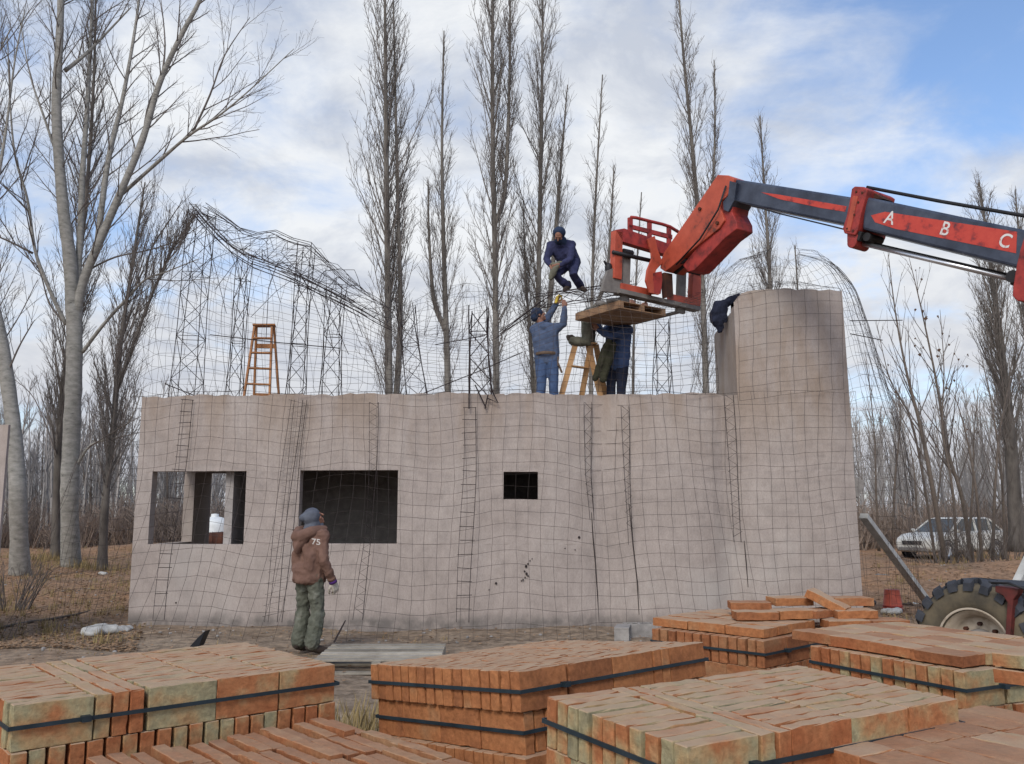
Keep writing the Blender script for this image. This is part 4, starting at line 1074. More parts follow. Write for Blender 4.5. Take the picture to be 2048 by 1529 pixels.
# left pack
A=G(25,1412,1.0); Ub=G(665,1330,1.0); u1=(Ub-A); Vb=A+Vector((-u1.y,u1.x,0))
pack('long brick pack at the left edge with a mottled stretcher face and one dark strap', A, Ub, Vb, u1.length, .92, 'SHHHSSS', 'brick_mixed', 6, (0,))
# centre pack, leaning down to its left
def corner(x,y,z,yaw,tilt):
    A = Vector((x,y,z)); return A, A+Vector((math.cos(yaw),math.sin(yaw),0)), A+Vector((-math.sin(yaw)*math.cos(tilt),math.cos(yaw)*math.cos(tilt),math.sin(tilt)))
A,Ub,Vb=corner(.029,3.444,1.041,.734,-.093)
pack('centre pack of plain orange bricks leaning left, with three straps', A, Ub, Vb, 1.17, 1.05, 'SSSHHS', 'brick_orange', 6, (0,1,2), outs=(0,.02,-.012,.0,.01,0))
# right centre pack in front of it
A,Ub,Vb=corner(.451,2.355,1.039,.544,.021)
pack('near mottled brick pack with greyish green brick ends, right of the centre pack', A, Ub, Vb, 1.2, .69, 'SHHSSS', 'brick_mixed', 6, (0,1))
# back pack with loose bricks on top
A,Ub,Vb=corner(1.418,5.071,.928,.769,.0)
ub7,vb7,nb7 = pack('farthest brick pack against the tower, topped with loose bricks', A, Ub, Vb, 1.1, .82, 'SSSS', 'brick_red', 6, (0,))
A7 = A
# right pack with a loose flat course
A=G(1930,1345,.985); Vb=G(1620,1291,.985); d=(Vb-A); Ub=A+Vector((d.y,-d.x,0))
ub6,vb6,nb6 = pack('right hand brick pack before the tractor tyre, with a flat course laid on its top', A, Ub, Vb, 1.15, d.length, 'SSSS', 'brick_mixed', 6, (0,))
A6 = A
# near right pack of flat bricks: an on-edge pack carrying flat bricks
A5=G(1578,1470,.97); U5=G(1990,1405,.97)
A=A5-Vector((0,0,BT+.004)); Vb=A+Vector((U5-A5).yx.to_3d()) if False else A+Vector(((U5-A5).y,-(U5-A5).x,0))
u5=(U5-A5).normalized(); v5=Vector((u5.y,-u5.x,0))
pack('nearest brick pack at the lower right corner, topped with broad flat bricks', A-u5*.03, U5-Vector((0,0,BT+.004)), Vb, 1.2, 1.0, 'SSSS', 'brick_red', 6, ())
# low loose pack lower left
A=G(672,1439,.80); Ub=G(928,1528,.79); Vb=G(284,1507,.80)
pack('lowest brick pack at the front left, its bricks loosened and uneven', A, Ub, Vb, 1.1, 1.15, 'SSSS', 'brick_red', 5, (), .006, .022, thick=.064)
# ---- loose bricks
def loose(mk, pos, X_, Z_, label, group, jit=.003):
    o = place_brick(mk, pos, X_, None, Z_, None, 1, jit, 'loose_brick'); tag(o, label, 'brick', group); return o
def rotz(v, a): return Matrix.Rotation(R(a),3,'Z') @ v
UPV = Vector((0,0,1))
g5 = 'flat bricks on the nearest pack'
for i in range(4):
    for j in range(6):
        p = A5+v5*(i*(BL+.005)+BL/2)+u5*(j*(BH+.005)+BH/2)-UPV*BT/2
        # flat: long axis along v5, thin axis up
        where = ['left edge','second row','third row','right edge'][i]
        loose('brick_red' if (i*5+j*3)%7 else 'brick_mixed', p, v5, u5, 'broad reddish flat brick lying in the close laid top of the nearest lower right pack', g5, .002)
g6 = 'flat bricks on the right pack'
a6 = A6+ub6*.02+vb6*.05+UPV*(BT/2+.003)
for i in range(4):
    for j in range(5):
        p = a6+vb6*(i*(BL*.9+.004)+BL/2)+ub6*(j*(BH+.005)+BH/2+.03)
        loose('brick_mixed' if (i+j)%3 else 'brick_red', p, vb6, ub6, 'flat brick in the course laid on the right hand pack before the tyre', g6, .003)
g7 = 'flat course of bricks on the farthest pack'
a7 = A7+UPV*(BT/2+.003)+ub7*.05+vb7*.05
for i in range(3):
    for j in range(5):
        if i == 0 and j > 3: continue
        p = a7+vb7*(i*(BL+.004)+BL/2)+ub7*(j*(BH+.006)+BH/2+.02)
        loose('brick_orange', p, vb7, ub7, 'flat orange brick in the course laid over the farthest pack by the tower', g7, .004)
b7 = lambda u_,v_,z_: W(u_,v_,A7.y+.55*(1))+Vector((0,0,0))
top7 = A7.z+BT+.006
def on7(u_, v_, lvl): 
    return G(u_, v_, top7+lvl*(BT+.002)+BT/2)
for (u_,v_,lvl,ang,mk,lab) in (
    (1510,1230,0,-8,'brick_orange','loose brick at the left end of the lower row on the farthest pack'),
    (1585,1228,0,4,'brick_orange','loose brick in the middle of the lower row on the farthest pack'),
    (1636,1226,0,30,'brick_red','loose brick in the lower row under the tilted one'),
    (1705,1227,0,-4,'brick_orange','loose brick at the right end of the lower row on the farthest pack'),
    (1497,1211,.55,-12,'brick_red','loose brick behind the left end of the lower row, its edge just showing'),
    (1578,1202,1,3,'brick_orange','loose brick lying topmost, left of the tilted brick'),
    (1700,1203,1,-3,'brick_red','loose brick in the upper row, right of the tilted brick'),
    (1770,1246,-.9,6,'brick_red','single loose brick lying to the right of the heap on the farthest pack'),
    (1690,1248,-.9,-6,'brick_orange','loose brick on the pack below the right end of the heap')):
    p = on7(u_, v_, lvl); X_ = rotz(Vector((1,.12,0)).normalized(), ang); Yd = UPV.cross(X_)
    loose(mk, p, X_, Yd, lab, 'heap of loose bricks on the farthest pack')
p = on7(1655,1204,1.1); X_ = (rotz(Vector((.75,-.5,0)),0)+Vector((0,0,-.42))).normalized(); Zd = X_.cross(UPV).normalized()
loose('brick_orange', p, X_, Zd, 'loose brick tilted steeply over the gap in the heap', 'heap of loose bricks on the farthest pack')
for k in range(2):
    p = G(2052,1352-k*28,1.03+k*.06) if False else G(2062,1372,.99)+UPV*(.04+k*.062)
    loose('brick_mixed', p, Vector((.8,.6,0)), Vector((-.6,.8,0)), ['mottled brick cut by the right edge, lower of two','brick cut by the right edge, upper of two'][k], 'two bricks at the right edge')
# grey hollow blocks on the soil behind the packs
def hollow(p, X_, Y_, Z_, lab):
    m = MB(); Rm = Matrix((X_,Y_,Z_)).transposed(); w_, d_, h_ = .40,.19,.19
    for c,s in (((0,d_/2-.0125,0),(w_,.025,h_)),((0,-d_/2+.0125,0),(w_,.025,h_)),((-w_/2+.0125,0,0),(.025,d_-.052,h_)),((w_/2-.0125,0,0),(.025,d_-.052,h_)),((0,0,0),(.028,d_-.052,h_))):
        m.box(p+Rm @ Vector(c), s, Rm)
    tag(m.build('hollow_block', M['block'], bevel=.004), lab, 'block', 'grey hollow blocks')
ga = G(1278,1276); hollow(ga+UPV*.095, rotz(Vector((1,0,0)),8), rotz(Vector((0,1,0)),8), UPV, 'grey hollow block lying with its cells open upwards, left of the farthest brick pack')
gb = G(1246,1282); hollow(gb+UPV*.095, rotz(Vector((0,1,0)),-12), UPV, rotz(Vector((1,0,0)),-12), 'grey hollow block lying on its side with its cells facing left')
# ---- grey pallet by the standing man
def pallet_at(c, X_, Y_, w_, d_, z0, label, material, nb=9, group=None, topb=.075):
    root = thing('pallet', c+UPV*z0, label, 'pallet', group); Rm = Matrix((X_,Y_,UPV)).transposed()
    P = lambda x,y,z: c+Rm@Vector((x,y,0))+UPV*(z0+z)
    for i in range(nb):
        y = -d_/2+(i+.5)*d_/nb; m = MB(); m.box(P(0,y,.134),(w_,d_/nb-.085+.012*math.sin(i*3.7),.02),Rm); m.build('deck_board', material, root)
    for i in range(3):
        x = -w_/2+.05+(w_-.1)*i/2; m = MB(); m.box(P(x,0,.074),(.09,d_,.098),Rm); m.build('stringer', material, root)
    for i in range(3):
        y = -d_/2+.06+(d_-.12)*i/2; m = MB(); m.box(P(0,y,.0115),(w_,.1,.022),Rm); m.build('base_board', material, root)
pallet_at(Vector((-1.40,9.85,gh(-1.4,9.85))), Vector((1,.02,0)).normalized(), Vector((-.02,1,0)).normalized(), 1.3, 1.2, .0, 'weathered grey pallet lying on the ground beside the standing man', M['palletgrey'], 6)
# ================================================================ telehandler
E1 = Vector((.57,-.82,0)).normalized()      # from the forks back towards the machine
E3 = Vector((.82,.57,0)).normalized()       # across the machine, away from the camera
NF = -E3                                    # the boom's near side faces this way
P0 = W(1450,400,12.6)
def P(u,v,off=0): return onplane(u,v,P0+E3*off,NF)
Q0 = P(1322,545)                            # the carriage stands here
def Q(u,v,off=0): return onplane(u,v,Q0+E1*off,E1)
AX = (P(1900,470)-P(1500,378)).normalized() # boom axis
UPB = E3.cross(AX); UPB = UPB if UPB.z > 0 else -UPB
tele = thing('telehandler', Vector((P(2048,560).x,P(2048,560).y,0)), 'orange and dark blue telescopic handler reaching in from the right with a pallet fork', 'telehandler')
def plate(name, pts, th, mat_, off=0, parent=tele, bevel=.006, label=None, fn=P):
    m = MB(); q = [fn(u,v,off) for u,v in pts]; m.prism(q, (E3 if fn is P else -E1)*th); return m.build(name, mat_, parent, bevel=bevel, label=label)
def px_axis(u,v): return (P(u,v)-P0).dot(AX)
def boom_box(name, u0v0, u1v1, u0b, u1b, th, mat_, off=0, parent=tele):
    return plate(name, [u0v0,u1v1,u1b,u0b], th, mat_, off, parent, .03)
# inner section
inner = boom_box('inner_boom', (1462,357),(1712,396),(1464,404),(1700,452), .36, M['boom'], .05)
m = MB(); m.prism([P(u,v,.046) for u,v in ((1522,385),(1560,390),(1693,413),(1690,424),(1640,416),(1560,399))], E3*.004); m.build('red_stripe', M['stripe'], inner)
# outer section, carried on past the frame to the machine
def far(u,v,d,off=0): return P(u,v,off)+AX*d
m = MB()
th = .50
qa = [P(1729,393),P(1724,459)]; e = 5.6
m.prism([qa[0], qa[0]+AX*e, qa[1]+AX*e, qa[1]], E3*th); outer = m.build('outer_boom', M['boom'], tele, bevel=.03)
m = MB(); m.prism([P(u,v,-.004) for u,v in ((1742,431),(1770,424),(1850,436),(2034,464),(2032,507),(1900,480),(1790,458),(1750,445))], E3*.0042); m.build('red_stripe', M['stripe'], outer)
for ch, u, v, h in (('A',1780,437,25),('B',1890,459,26),('C',2010,483,27)):
    cu = bpy.data.curves.new('letter','FONT'); cu.body = ch; cu.align_x = 'CENTER'; cu.align_y = 'CENTER'; cu.size = 1; cu.offset = .012
    to = bpy.data.objects.new('letter', cu); C.objects.link(to)
    me = bpy.data.meshes.new_from_object(to.evaluated_get(bpy.context.evaluated_depsgraph_get())); bpy.data.objects.remove(to)
    s = (P(u,v-h/2)-P(u,v+h/2)).length/.70
    Rm = Matrix((AX, UPB, NF)).transposed(); c = P(u,v,-.007)-OFF[tele.name]
    for q in me.vertices: q.co = Rm @ (Vector((q.co.x*.92,q.co.y,0))*s)+c
    lo = link_mesh('letter', me, M['wornwhite'], outer)
# collars
def collar(pts, off, th, label=None, mat_='red'): return plate('boom_collar', pts, th, M[mat_], off, tele, .012, label)
c1 = collar([(1703,378),(1709,373),(1727,374),(1735,379),(1730,398),(1722,428),(1715,460),(1710,471),(1688,467),(1685,457),(1692,436),(1700,398)], -.06, .62)
m = MB(); m.prism([P(1706,392,-.068),P(1716,393,-.068),P(1700,463,-.068),P(1691,461,-.068)], E3*.009); m.build('collar_rib', M['orange'], c1)
plate('hose_bracket', [(1732,378),(1752,388),(1771,399),(1733,398)], .2, M['rust'], .1)
m = MB(); c_ = P(1703,486,-.03); m.tube([c_, c_+E3*.3], P(1703,476).z-P(1703,486).z, 18); m.build('pin_lug', M['red'], tele, bevel=.006)
plate('pin_lug', [(1694,466),(1716,470),(1712,487),(1694,485)], .3, M['red'], -.028)
m = MB(); c_ = P(1733,474,.02); m.tube([c_, c_+E3*.3], .055, 16); m.build('roller', M['blacksteel'], tele)
m = MB(); m.box(P(1722,474,.1),(.16,.25,.12),Matrix((AX,E3,UPB)).transposed()); m.build('wear_block', M['blacksteel'], tele, bevel=.01)
m = MB(); a = P(1722,487,.12); b = P(2016,557,.12); m.tube([a,b], .031, 14); m.build('piston_rod', M['chrome'], tele, True)
m = MB(); m.tube([P(1735,484,.2),P(2016,549,.2)], .012, 8); m.build('hydraulic_pipe', M['blacksteel'], tele, True)
m = MB(); m.tube([P(1734,375,.2),P(1880,403,.2),P(2048,432,.2),P(2048,432,.2)+AX*4], .022, 10); m.build('hydraulic_hose', M['blacksteel'], tele, True)
collar([(2052,462),(2040,500),(2033,530),(2026,572),(2024,592),(2034,602),(2054,604),(2064,590),(2068,540),(2085,470)], -.07, .65)
m = MB(); c_ = P(2024,553,.03); m.tube([c_, c_+E3*.3], .07, 16); m.tube([P(2028,560,.12),P(2028,560,.12)+AX*2.5], .065, 14); m.build('ram_cylinder', M['blacksteel'], tele)
# elbow head
plate('boom_head_plate', [(1435,350),(1456,351),(1468,357),(1464,378),(1452,395),(1443,402),(1440,416),(1449,441),(1438,457),(1330,544),(1320,537),(1322,520),(1328,505)], .42, M['orange'], 0, bevel=.01)
hb = plate('boom_head_box', [(1443,400),(1468,404),(1464,425),(1473,443),(1474,458),(1450,476),(1420,508),(1388,541),(1376,544),(1365,531),(1400,488),(1440,455),(1448,440),(1440,416)], .36, M['red'], .035, bevel=.012)
plate('neck_steel', [(1459,362),(1473,366),(1468,402),(1456,424),(1447,420),(1446,404),(1456,392)], .40, M['boom'], -.006, bevel=.004)
for u,v in ((1398,418),(1433,446)):
    m = MB(); c_ = P(u,v,-.03); m.tube([c_, c_+E3*.04], .028, 10); m.build('bolt', M['rust'], tele)
m = MB(); m.tube([P(1330,528,.08),P(1376,520,.12)], .05, 12); m.tube([P(1350,545,.2),P(1400,500,.2)], .045, 12); m.build('tilt_ram', M['blacksteel'], tele, True)
for P_,r_ in (([(1452,372,-.03),(1436,420,-.06),(1400,478,-.05),(1352,530,-.05)],.014),([(1700,462,-.05),(1660,452,-.02),(1560,428,.0),(1470,402,.0)],.010)):
    m = MB(); m.tube([P(*a) for a in P_], r_, 8); m.build('hydraulic_hose', M['blacksteel'], tele, True)
for u,v in ((1712,384),(1724,386),(1694,458),(1706,462),(1708,430),(1716,405)):
    m = MB(); c_ = P(u,v,-.068); m.tube([c_, c_+E3*.02], .016, 6); m.build('bolt', M['rust'], c1)
# ---- fork carriage
car_ = []
def qp(name, pts, th, mat_, off=0, bevel=.006, label=None): return plate(name, pts, th, M[mat_], off, tele, bevel, label, Q)
qp('carriage_post', [(1231,461),(1246,464),(1244,560),(1228,556)], .11, 'orange')
qp('carriage_gusset', [(1231,535),(1216,541),(1209,560),(1204,583),(1243,587),(1245,556)], .06, 'greysteel', -.03, .004)
qp('carriage_post', [(1387,528),(1403,531),(1402,607),(1384,603)], .11, 'orange')
qp('carriage_beam', [(1231,460),(1249,457),(1345,490),(1340,512),(1246,484)], .12, 'red')
qp('carriage_beam', [(1243,566),(1305,579),(1303,594),(1243,578)], .12, 'orange')
qp('carriage_beam', [(1344,588),(1402,601),(1401,614),(1344,601)], .12, 'orange')
qp('lower_rail', [(1240,577),(1402,614),(1401,622),(1240,586)], .16, 'greysteel', .03)
for pts in ([(1258,435),(1266,434),(1266,466),(1258,464)],[(1297,443),(1304,445),(1304,476),(1297,474)],[(1336,452),(1343,454),(1343,490),(1336,487)],[(1258,448),(1345,470),(1345,479),(1258,456)]):
    qp('guard_bar', pts, .04, 'red', -.02, .003)
m = MB(); m.tube([Q(1262,435,-.03),Q(1272,436,-.03),Q(1300,443,-.03),Q(1325,449,-.03),Q(1340,454,-.03),Q(1356,464,-.03)], .028, 8); m.build('guard_rail', M['red'], tele, True)
for off, k in ((.10,0),(-.02,1)):
    qp('hook_plate', [(1296,478),(1310,472),(1316,500),(1326,526),(1313,540),(1306,560),(1311,576),(1322,584),(1318,590),(1300,586),(1292,562),(1295,540),(1304,518),(1303,505)], .035, 'orange', off+.06)
qp('link_plate', [(1305,546),(1324,543),(1325,560),(1322,588),(1308,588)], .07, 'red', .16)
qp('link_plate', [(1329,545),(1345,548),(1347,592),(1333,596)], .10, 'rust', .10)
m = MB(); m.tube([Q(1226,505,.0),Q(1302,522,.0)], .034, 12); m.build('fork_shaft', M['blacksteel'], tele, True)
m = MB(); m.tube([Q(1340,533,.0),Q(1399,548,.0)], .034, 12); m.build('fork_shaft', M['blacksteel'], tele, True)
for j,(a,b,c_,d_) in enumerate((((1248,508),(1262,511),(1259,606),(1244,603)),((1358,540),(1373,543),(1371,628),(1355,625)))):
    m = MB(); q = [Q(*a,-.05),Q(*b,-.05),Q(*c_,-.05),Q(*d_,-.05)]; m.prism(q, -E1*.06)
    lo = (q[2]+q[3])/2; m.bar(lo-E1*.02+UPV*.03, lo-E1*1.15+UPV*.035, .10, .035, UPV)
    m.build('fork', M['greysteel'], tele, bevel=.005)
    m = MB(); m.tube([Q((a[0]+b[0])/2,a[1]-2,-.02)-E3*.09,Q((a[0]+b[0])/2,a[1]-2,-.02)+E3*.09],.055,12); m.build('fork_eye', M['blacksteel'], tele)
m = MB(); c_ = Q(1217,540,-.1)
m.capsule([c_+UPV*.05,c_-UPV*.05],[.06,.055],10); m.capsule([c_-E3*.08+UPV*.12,c_+UPV*.02,c_+E3*.05+UPV*.1],[.018,.03,.02],6); m.tube([c_-UPV*.05,c_-UPV*.2+E3*.02,c_-UPV*.32+E3*.07],[.035,.035,.03],8); m.build('lock_lever', M['blacksteel'], tele, True)
# ---- machine behind the frame's edge, on its wheels
hub = W(1964,1290,8.55); WK = .88

def wheel(c, s=WK):
    w_ = MB()
    # side towards the camera is at +NF
    prof = [(.36,.12),(.385,.165),(.44,.19),(.55,.195),(.615,.175),(.64,.14),(.645,.0),(.64,-.14),(.615,-.175),(.44,-.19),(.36,-.12)]
    prof = [(a*s,b*s) for a,b in prof]; w_.lathe(prof, c, NF, 56)
    root = w_.build('tyre', M['tyreside'], tele, True)
    x = UPV; y = NF.cross(UPV); lug = MB()
    for k in range(22):
        for sd in (0,1):
            a0 = 2*math.pi*(k+.5*sd)/22; pts = []
            for f in range(6):
                t = f/5; h = (.185-.20*t)*(1 if sd == 0 else -1); a = a0+t*.22; r1 = .705-.05*(1-t)**5-(.01 if f == 5 else 0); pts.append((a,h,r1))
            for f in range(5):
                q = []
                for rr_ in (.60,None):
                    for (a,h,r1),da in ((pts[f],-.07),(pts[f+1],-.07),(pts[f+1],.07),(pts[f],.07)):
                        rr2 = r1 if rr_ is None else rr_; aa = a+da*(1 if rr_ else .8)
                        q.append(c+(x*math.cos(aa)+y*math.sin(aa))*rr2*s+NF*h*s)
                lug.hexa(q)
            a,h,r1 = pts[0]     # shoulder block wrapping onto the side wall
            q = []
            for rr_,hh in ((.57,h*1.03),(.70,h*1.0)):
                pass
            S_ = 1 if sd == 0 else -1
            c8 = []
            for hh in (.15*S_, .212*S_):
                for da,rr2 in ((-.085,.575 if abs(hh)>.2 else .60),(.085,.575 if abs(hh)>.2 else .60),(.065,.66 if abs(hh)>.2 else .70),(-.065,.66 if abs(hh)>.2 else .70)):
                    aa = a0+da; c8.append(c+(x*math.cos(aa)+y*math.sin(aa))*rr2*s+NF*hh*s)
            lug.hexa(c8)
    lug.build('tread_lug', M['tyre'], root)
    rm = MB(); rm.lathe([(a*s,b*s) for a,b in [(.375,.165),(.395,.175),(.40,.16),(.375,.14),(.345,.11),(.31,.07),(.30,-.02),(.16,-.01),(.15,.05),(.0,.06)]], c, NF, 48)
    rim = rm.build('rim', M['rim'], tele, True)
    h_ = MB(); h_.lathe([(a*s,b*s) for a,b in [(.17,.0),(.165,.07),(.13,.10),(.05,.115),(0,.118)]], c, NF, 24); h_.build('hub', M['greysteel'], rim, True)
    for k in range(8):
        a = k*math.pi/4; b_ = MB(); q = c+(x*math.cos(a)+y*math.sin(a))*.22*s; b_.tube([q-NF*.02,q+NF*.03],.02,6); b_.build('wheel_nut', M['rust'], rim)
wheel(hub)
axle = hub-NF*.95
wheel(hub-NF*1.95)
for k in (2.9,):
    wheel(hub+E1*k); wheel(hub+E1*k-NF*1.95)
m = MB(); Rm = Matrix((E1,E3,UPV)).transposed()
m.box(axle+E1*1.6+UPV*.25,(4.4,.85,.55),Rm); m.box(axle+E1*2.6+UPV*.75,(2.2,.9,.6),Rm); m.build('chassis', M['blacksteel'], tele, bevel=.04)
m = MB(); m.tube([hub-NF*.15,hub-NF*1.8],.11,12); m.tube([hub+E1*2.9-NF*.15,hub+E1*2.9-NF*1.8],.11,12); m.build('axle', M['red'], tele)
m = MB(); m.box(axle+E1*1.7-E3*.62+UPV*1.0,(1.5,.75,1.3),Rm); cab = m.build('cab', M['red'], tele, bevel=.05)
m = MB(); m.box(axle+E1*1.7-E3*.62+UPV*1.25,(1.52,.6,.6),Rm); m.build('cab_window', M['carglass'], cab)
# steering arm over the front tyre: red bracket
c_ = hub+NF*.24
m = MB()
m.prism([onplane(u,v,c_,NF) for u,v in ((1990,1172),(2038,1178),(2034,1190),(2026,1200),(2020,1270),(2012,1300),(2010,1272),(2014,1205),(2006,1192),(1990,1184))], -NF*.10); m.build('steering_bracket', M['rustred'], tele, bevel=.008)
m = MB(); d_ = onplane(1985,1166,c_,NF)+NF*.02; m.tube([d_, onplane(2020,1166,c_,NF)+NF*.03, onplane(2060,1182,c_,NF)+NF*.02],.012,6); m.build('brake_hose', M['blacksteel'], tele, True)
# ================================================================ the lifted pallet
C0 = Q(1239,601,-.03); lp = thing('lifted_pallet', C0+E3*.48-E1*.57, 'raw wooden pallet raised on the telehandler fork above the roof', 'pallet')
lw, ld = 1.0, 1.10
PP = lambda x,y,z: C0+E3*x-E1*y+UPV*((z-.12)*.85)
def pb(name, x0,x1,y0,y1,z0,z1):
    m = MB(); m.hexa([PP(x0,y0,z0),PP(x1,y0,z0),PP(x1,y1,z0),PP(x0,y1,z0),PP(x0,y0,z1),PP(x1,y0,z1),PP(x1,y1,z1),PP(x0,y1,z1)]); m.build(name, M['pallet'], lp, bevel=.003)
for i in range(7):
    y = i*ld/7; pb('deck_board', 0, lw, y+.006, y+ld/7-.006, .10, .12); pb('base_board', 0, lw, y+.004, y+ld/7-.004, -.02, .0)
for x in (0.002,.445,lw-.092): pb('stringer', x, x+.09, .004, ld-.004, .0, .10)
# grey rag lying on the pallet
m = MB(); q = random.Random(4)
for k in range(9): m.ell(PP(.12+q.uniform(-.08,.1),.12+k*.06,.15+q.uniform(0,.05)),(.10,.09,.05),n=8,m=6)
root = skin(m, 'work_rag', M['greysteel'], None, .016, 6, .03, .06); tag(root, 'crumpled grey rag lying on the raised pallet by the fork', 'rag')
# ================================================================ people
def head_mesh(mb, c, fwd, up, s=1.0):
    """head with brow, eye sockets, nose, mouth, chin and ears; c = centre, fwd = where the face points"""
    f = fwd.normalized(); r_ = f.cross(up).normalized(); u = r_.cross(f)
    Rm = Matrix((r_, f, u)).transposed(); q = lambda x,y,z: c+Rm@Vector((x*s,y*s,z*s))
    mb.ell(q(0,-.005,.03),(.074*s,.094*s,.085*s),Rm); mb.ell(q(0,.03,-.04),(.055*s,.06*s,.075*s),Rm)
    mb.ell(q(0,.075,-.095),(.026*s,.022*s,.02*s),Rm,8,6)
    mb.capsule([q(0,.085,.025),q(0,.112,-.018)],[.010*s,.016*s],8)
    mb.capsule([q(-.035,.080,.035),q(.035,.080,.035)],[.014*s,.014*s],8)
    mb.capsule([q(-.020,.088,-.055),q(.020,.088,-.055)],[.011*s,.011*s],8); mb.capsule([q(-.017,.086,-.07),q(.017,.086,-.07)],[.010*s,.010*s],8)
    for e in (-1,1):
        mb.ell(q(e*.076,-.01,-.01),(.012*s,.022*s,.034*s),Rm,8,6); mb.ell(q(e*.042,.06,-.02),(.024*s,.024*s,.024*s),Rm,8,6)
    return Rm
def hand_mesh(mb, wrist, d, palm_n, side=1, curl=.5, s=1.0):
    """palm and five separate bent fingers; d points from wrist to fingertips, palm_n out of the palm"""
    d = d.normalized(); x = d.cross(palm_n).normalized()*side; n = x.cross(d)*side
    q = lambda a,b,c_: wrist+x*a*s+d*b*s+n*c_*s
    mb.capsule([q(-.022,.01,0),q(-.028,.085,0)],[.020*s,.017*s],8); mb.capsule([q(0,.01,0),q(0,.09,0)],[.021*s,.017*s],8); mb.capsule([q(.022,.01,0),q(.028,.083,0)],[.020*s,.016*s],8)
    for i,(a,l) in enumerate(((-.032,.072),(-.011,.082),(.011,.077),(.031,.06))):
        p = q(a,.088,0); t = d; P = [p]
        for k in range(3):
            ang = curl*(.5+.35*k); t = (d*math.cos(ang*(k+1)*.8)+n*math.sin(ang*(k+1)*.8)).normalized(); p = p+t*l*s*(.45,.32,.25)[k]; P.append(p)
        mb.capsule(P,[.0098*s,.0092*s,.0085*s,.0075*s],7)
    P = [q(-.03,.02,.004),q(-.058,.052,.018),q(-.062,.085,.034),q(-.055,.105,.044)]
    mb.capsule(P,[.014*s,.012*s,.0105*s,.009*s],7)
def body_mesh(J, fwd, up, hand_curl=.6, s=1.0, palm=None):
    """one continuous body: head, neck, torso, tapered limbs, hands"""
    mb = MB(); head_mesh(mb, J['head'], fwd, up, s)
    mb.capsule([J['neck'], J['head']-up.normalized()*.05*s-fwd.normalized()*.02], [.058*s,.052*s])
    ch = J['chest']; pv = J['pelvis']
    mb.capsule([J['shL'], J['shR']], [.05*s,.05*s]); mb.capsule([J['neck'], ch, (ch+pv)/2, pv], [.05*s,.088*s,.088*s,.095*s])
    for e in 'LR':
        mb.capsule([ch.lerp(J['sh'+e],.55), J['hip'+e].lerp(pv,.3)], [.07*s,.075*s])
        mb.capsule([J['sh'+e],J['el'+e],J['wr'+e]], [.050*s,.038*s,.026*s])
        mb.capsule([J['hip'+e],J['kn'+e],J['an'+e]], [.078*s,.050*s,.036*s])
        mb.capsule([J['an'+e],J['toe'+e]], [.038*s,.03*s])
        d = (J['wr'+e]-J['el'+e]).normalized(); hd = J.get('hd'+e, d); pn = J.get('pn'+e, fwd.cross(UPV)*(1 if e == 'L' else -1))
        hand_mesh(mb, J['wr'+e], hd, pn, 1 if e == 'R' else -1, hand_curl, s)
    return mb
def jacket_mesh(J, fat=1.0, hem=.10, fwd=None, sleeves=True, cuff=.95):
    mb = MB(); ch = J['chest']; pv = J['pelvis']
    mb.capsule([J['shL'], J['neck']-UPV*.05, J['shR']], [.085*fat,.085*fat,.085*fat])
    for e in 'LR':
        a = ch.lerp(J['sh'+e],.62); b = J['hip'+e].lerp(pv,.05); dn = (pv-ch).normalized()
        mb.capsule([a,(a+b)/2,b+dn*hem*.2], [.115*fat,.118*fat,.118*fat])
        w_ = J['el'+e].lerp(J['wr'+e], cuff)
        m1 = J['sh'+e].lerp(J['el'+e],.5); m2 = J['el'+e].lerp(J['wr'+e],.5)
        if sleeves: mb.capsule([J['sh'+e],m1,J['el'+e],m2,w_], [.080*fat,.072*fat,.060*fat,.056*fat,.043*fat])
    mb.capsule([ch,(ch+pv)/2,pv+(pv-ch).normalized()*hem*.3], [.12*fat,.125*fat,.125*fat])
    return mb
def trouser_mesh(J, fat=1.0, waist=.06):
    mb = MB(); pv = J['pelvis']; up = (J['chest']-pv).normalized()
    mb.capsule([J['hipL'],J['hipR']], [.112*fat,.112*fat]); mb.capsule([J['hipL'].lerp(pv,.4)+up*waist,J['hipR'].lerp(pv,.4)+up*waist], [.10*fat,.10*fat])
    for e in 'LR':
        m1 = J['hip'+e].lerp(J['kn'+e],.5); m2 = J['kn'+e].lerp(J['an'+e],.5); en = J['kn'+e].lerp(J['an'+e],.93)
        mb.capsule([J['hip'+e],m1,J['kn'+e],m2,en], [.112*fat,.098*fat,.078*fat,.074*fat,.072*fat])
    return mb
def shoe_mesh(J, s=1.0, sides='LR'):
    mb = MB()
    for e in sides:
        a, t = J['an'+e], J['toe'+e]; d = (t-a); d.z = min(d.z,0) if abs(d.z) < .1 else d.z
        mb.capsule([a-UPV*.0+d.normalized()*-.03, a.lerp(t,.55)-UPV*.005, t], [.048*s,.047*s,.038*s]); mb.capsule([a+UPV*.06,a],[.05*s,.05*s])
    return mb
def nrm(v): return v.normalized()
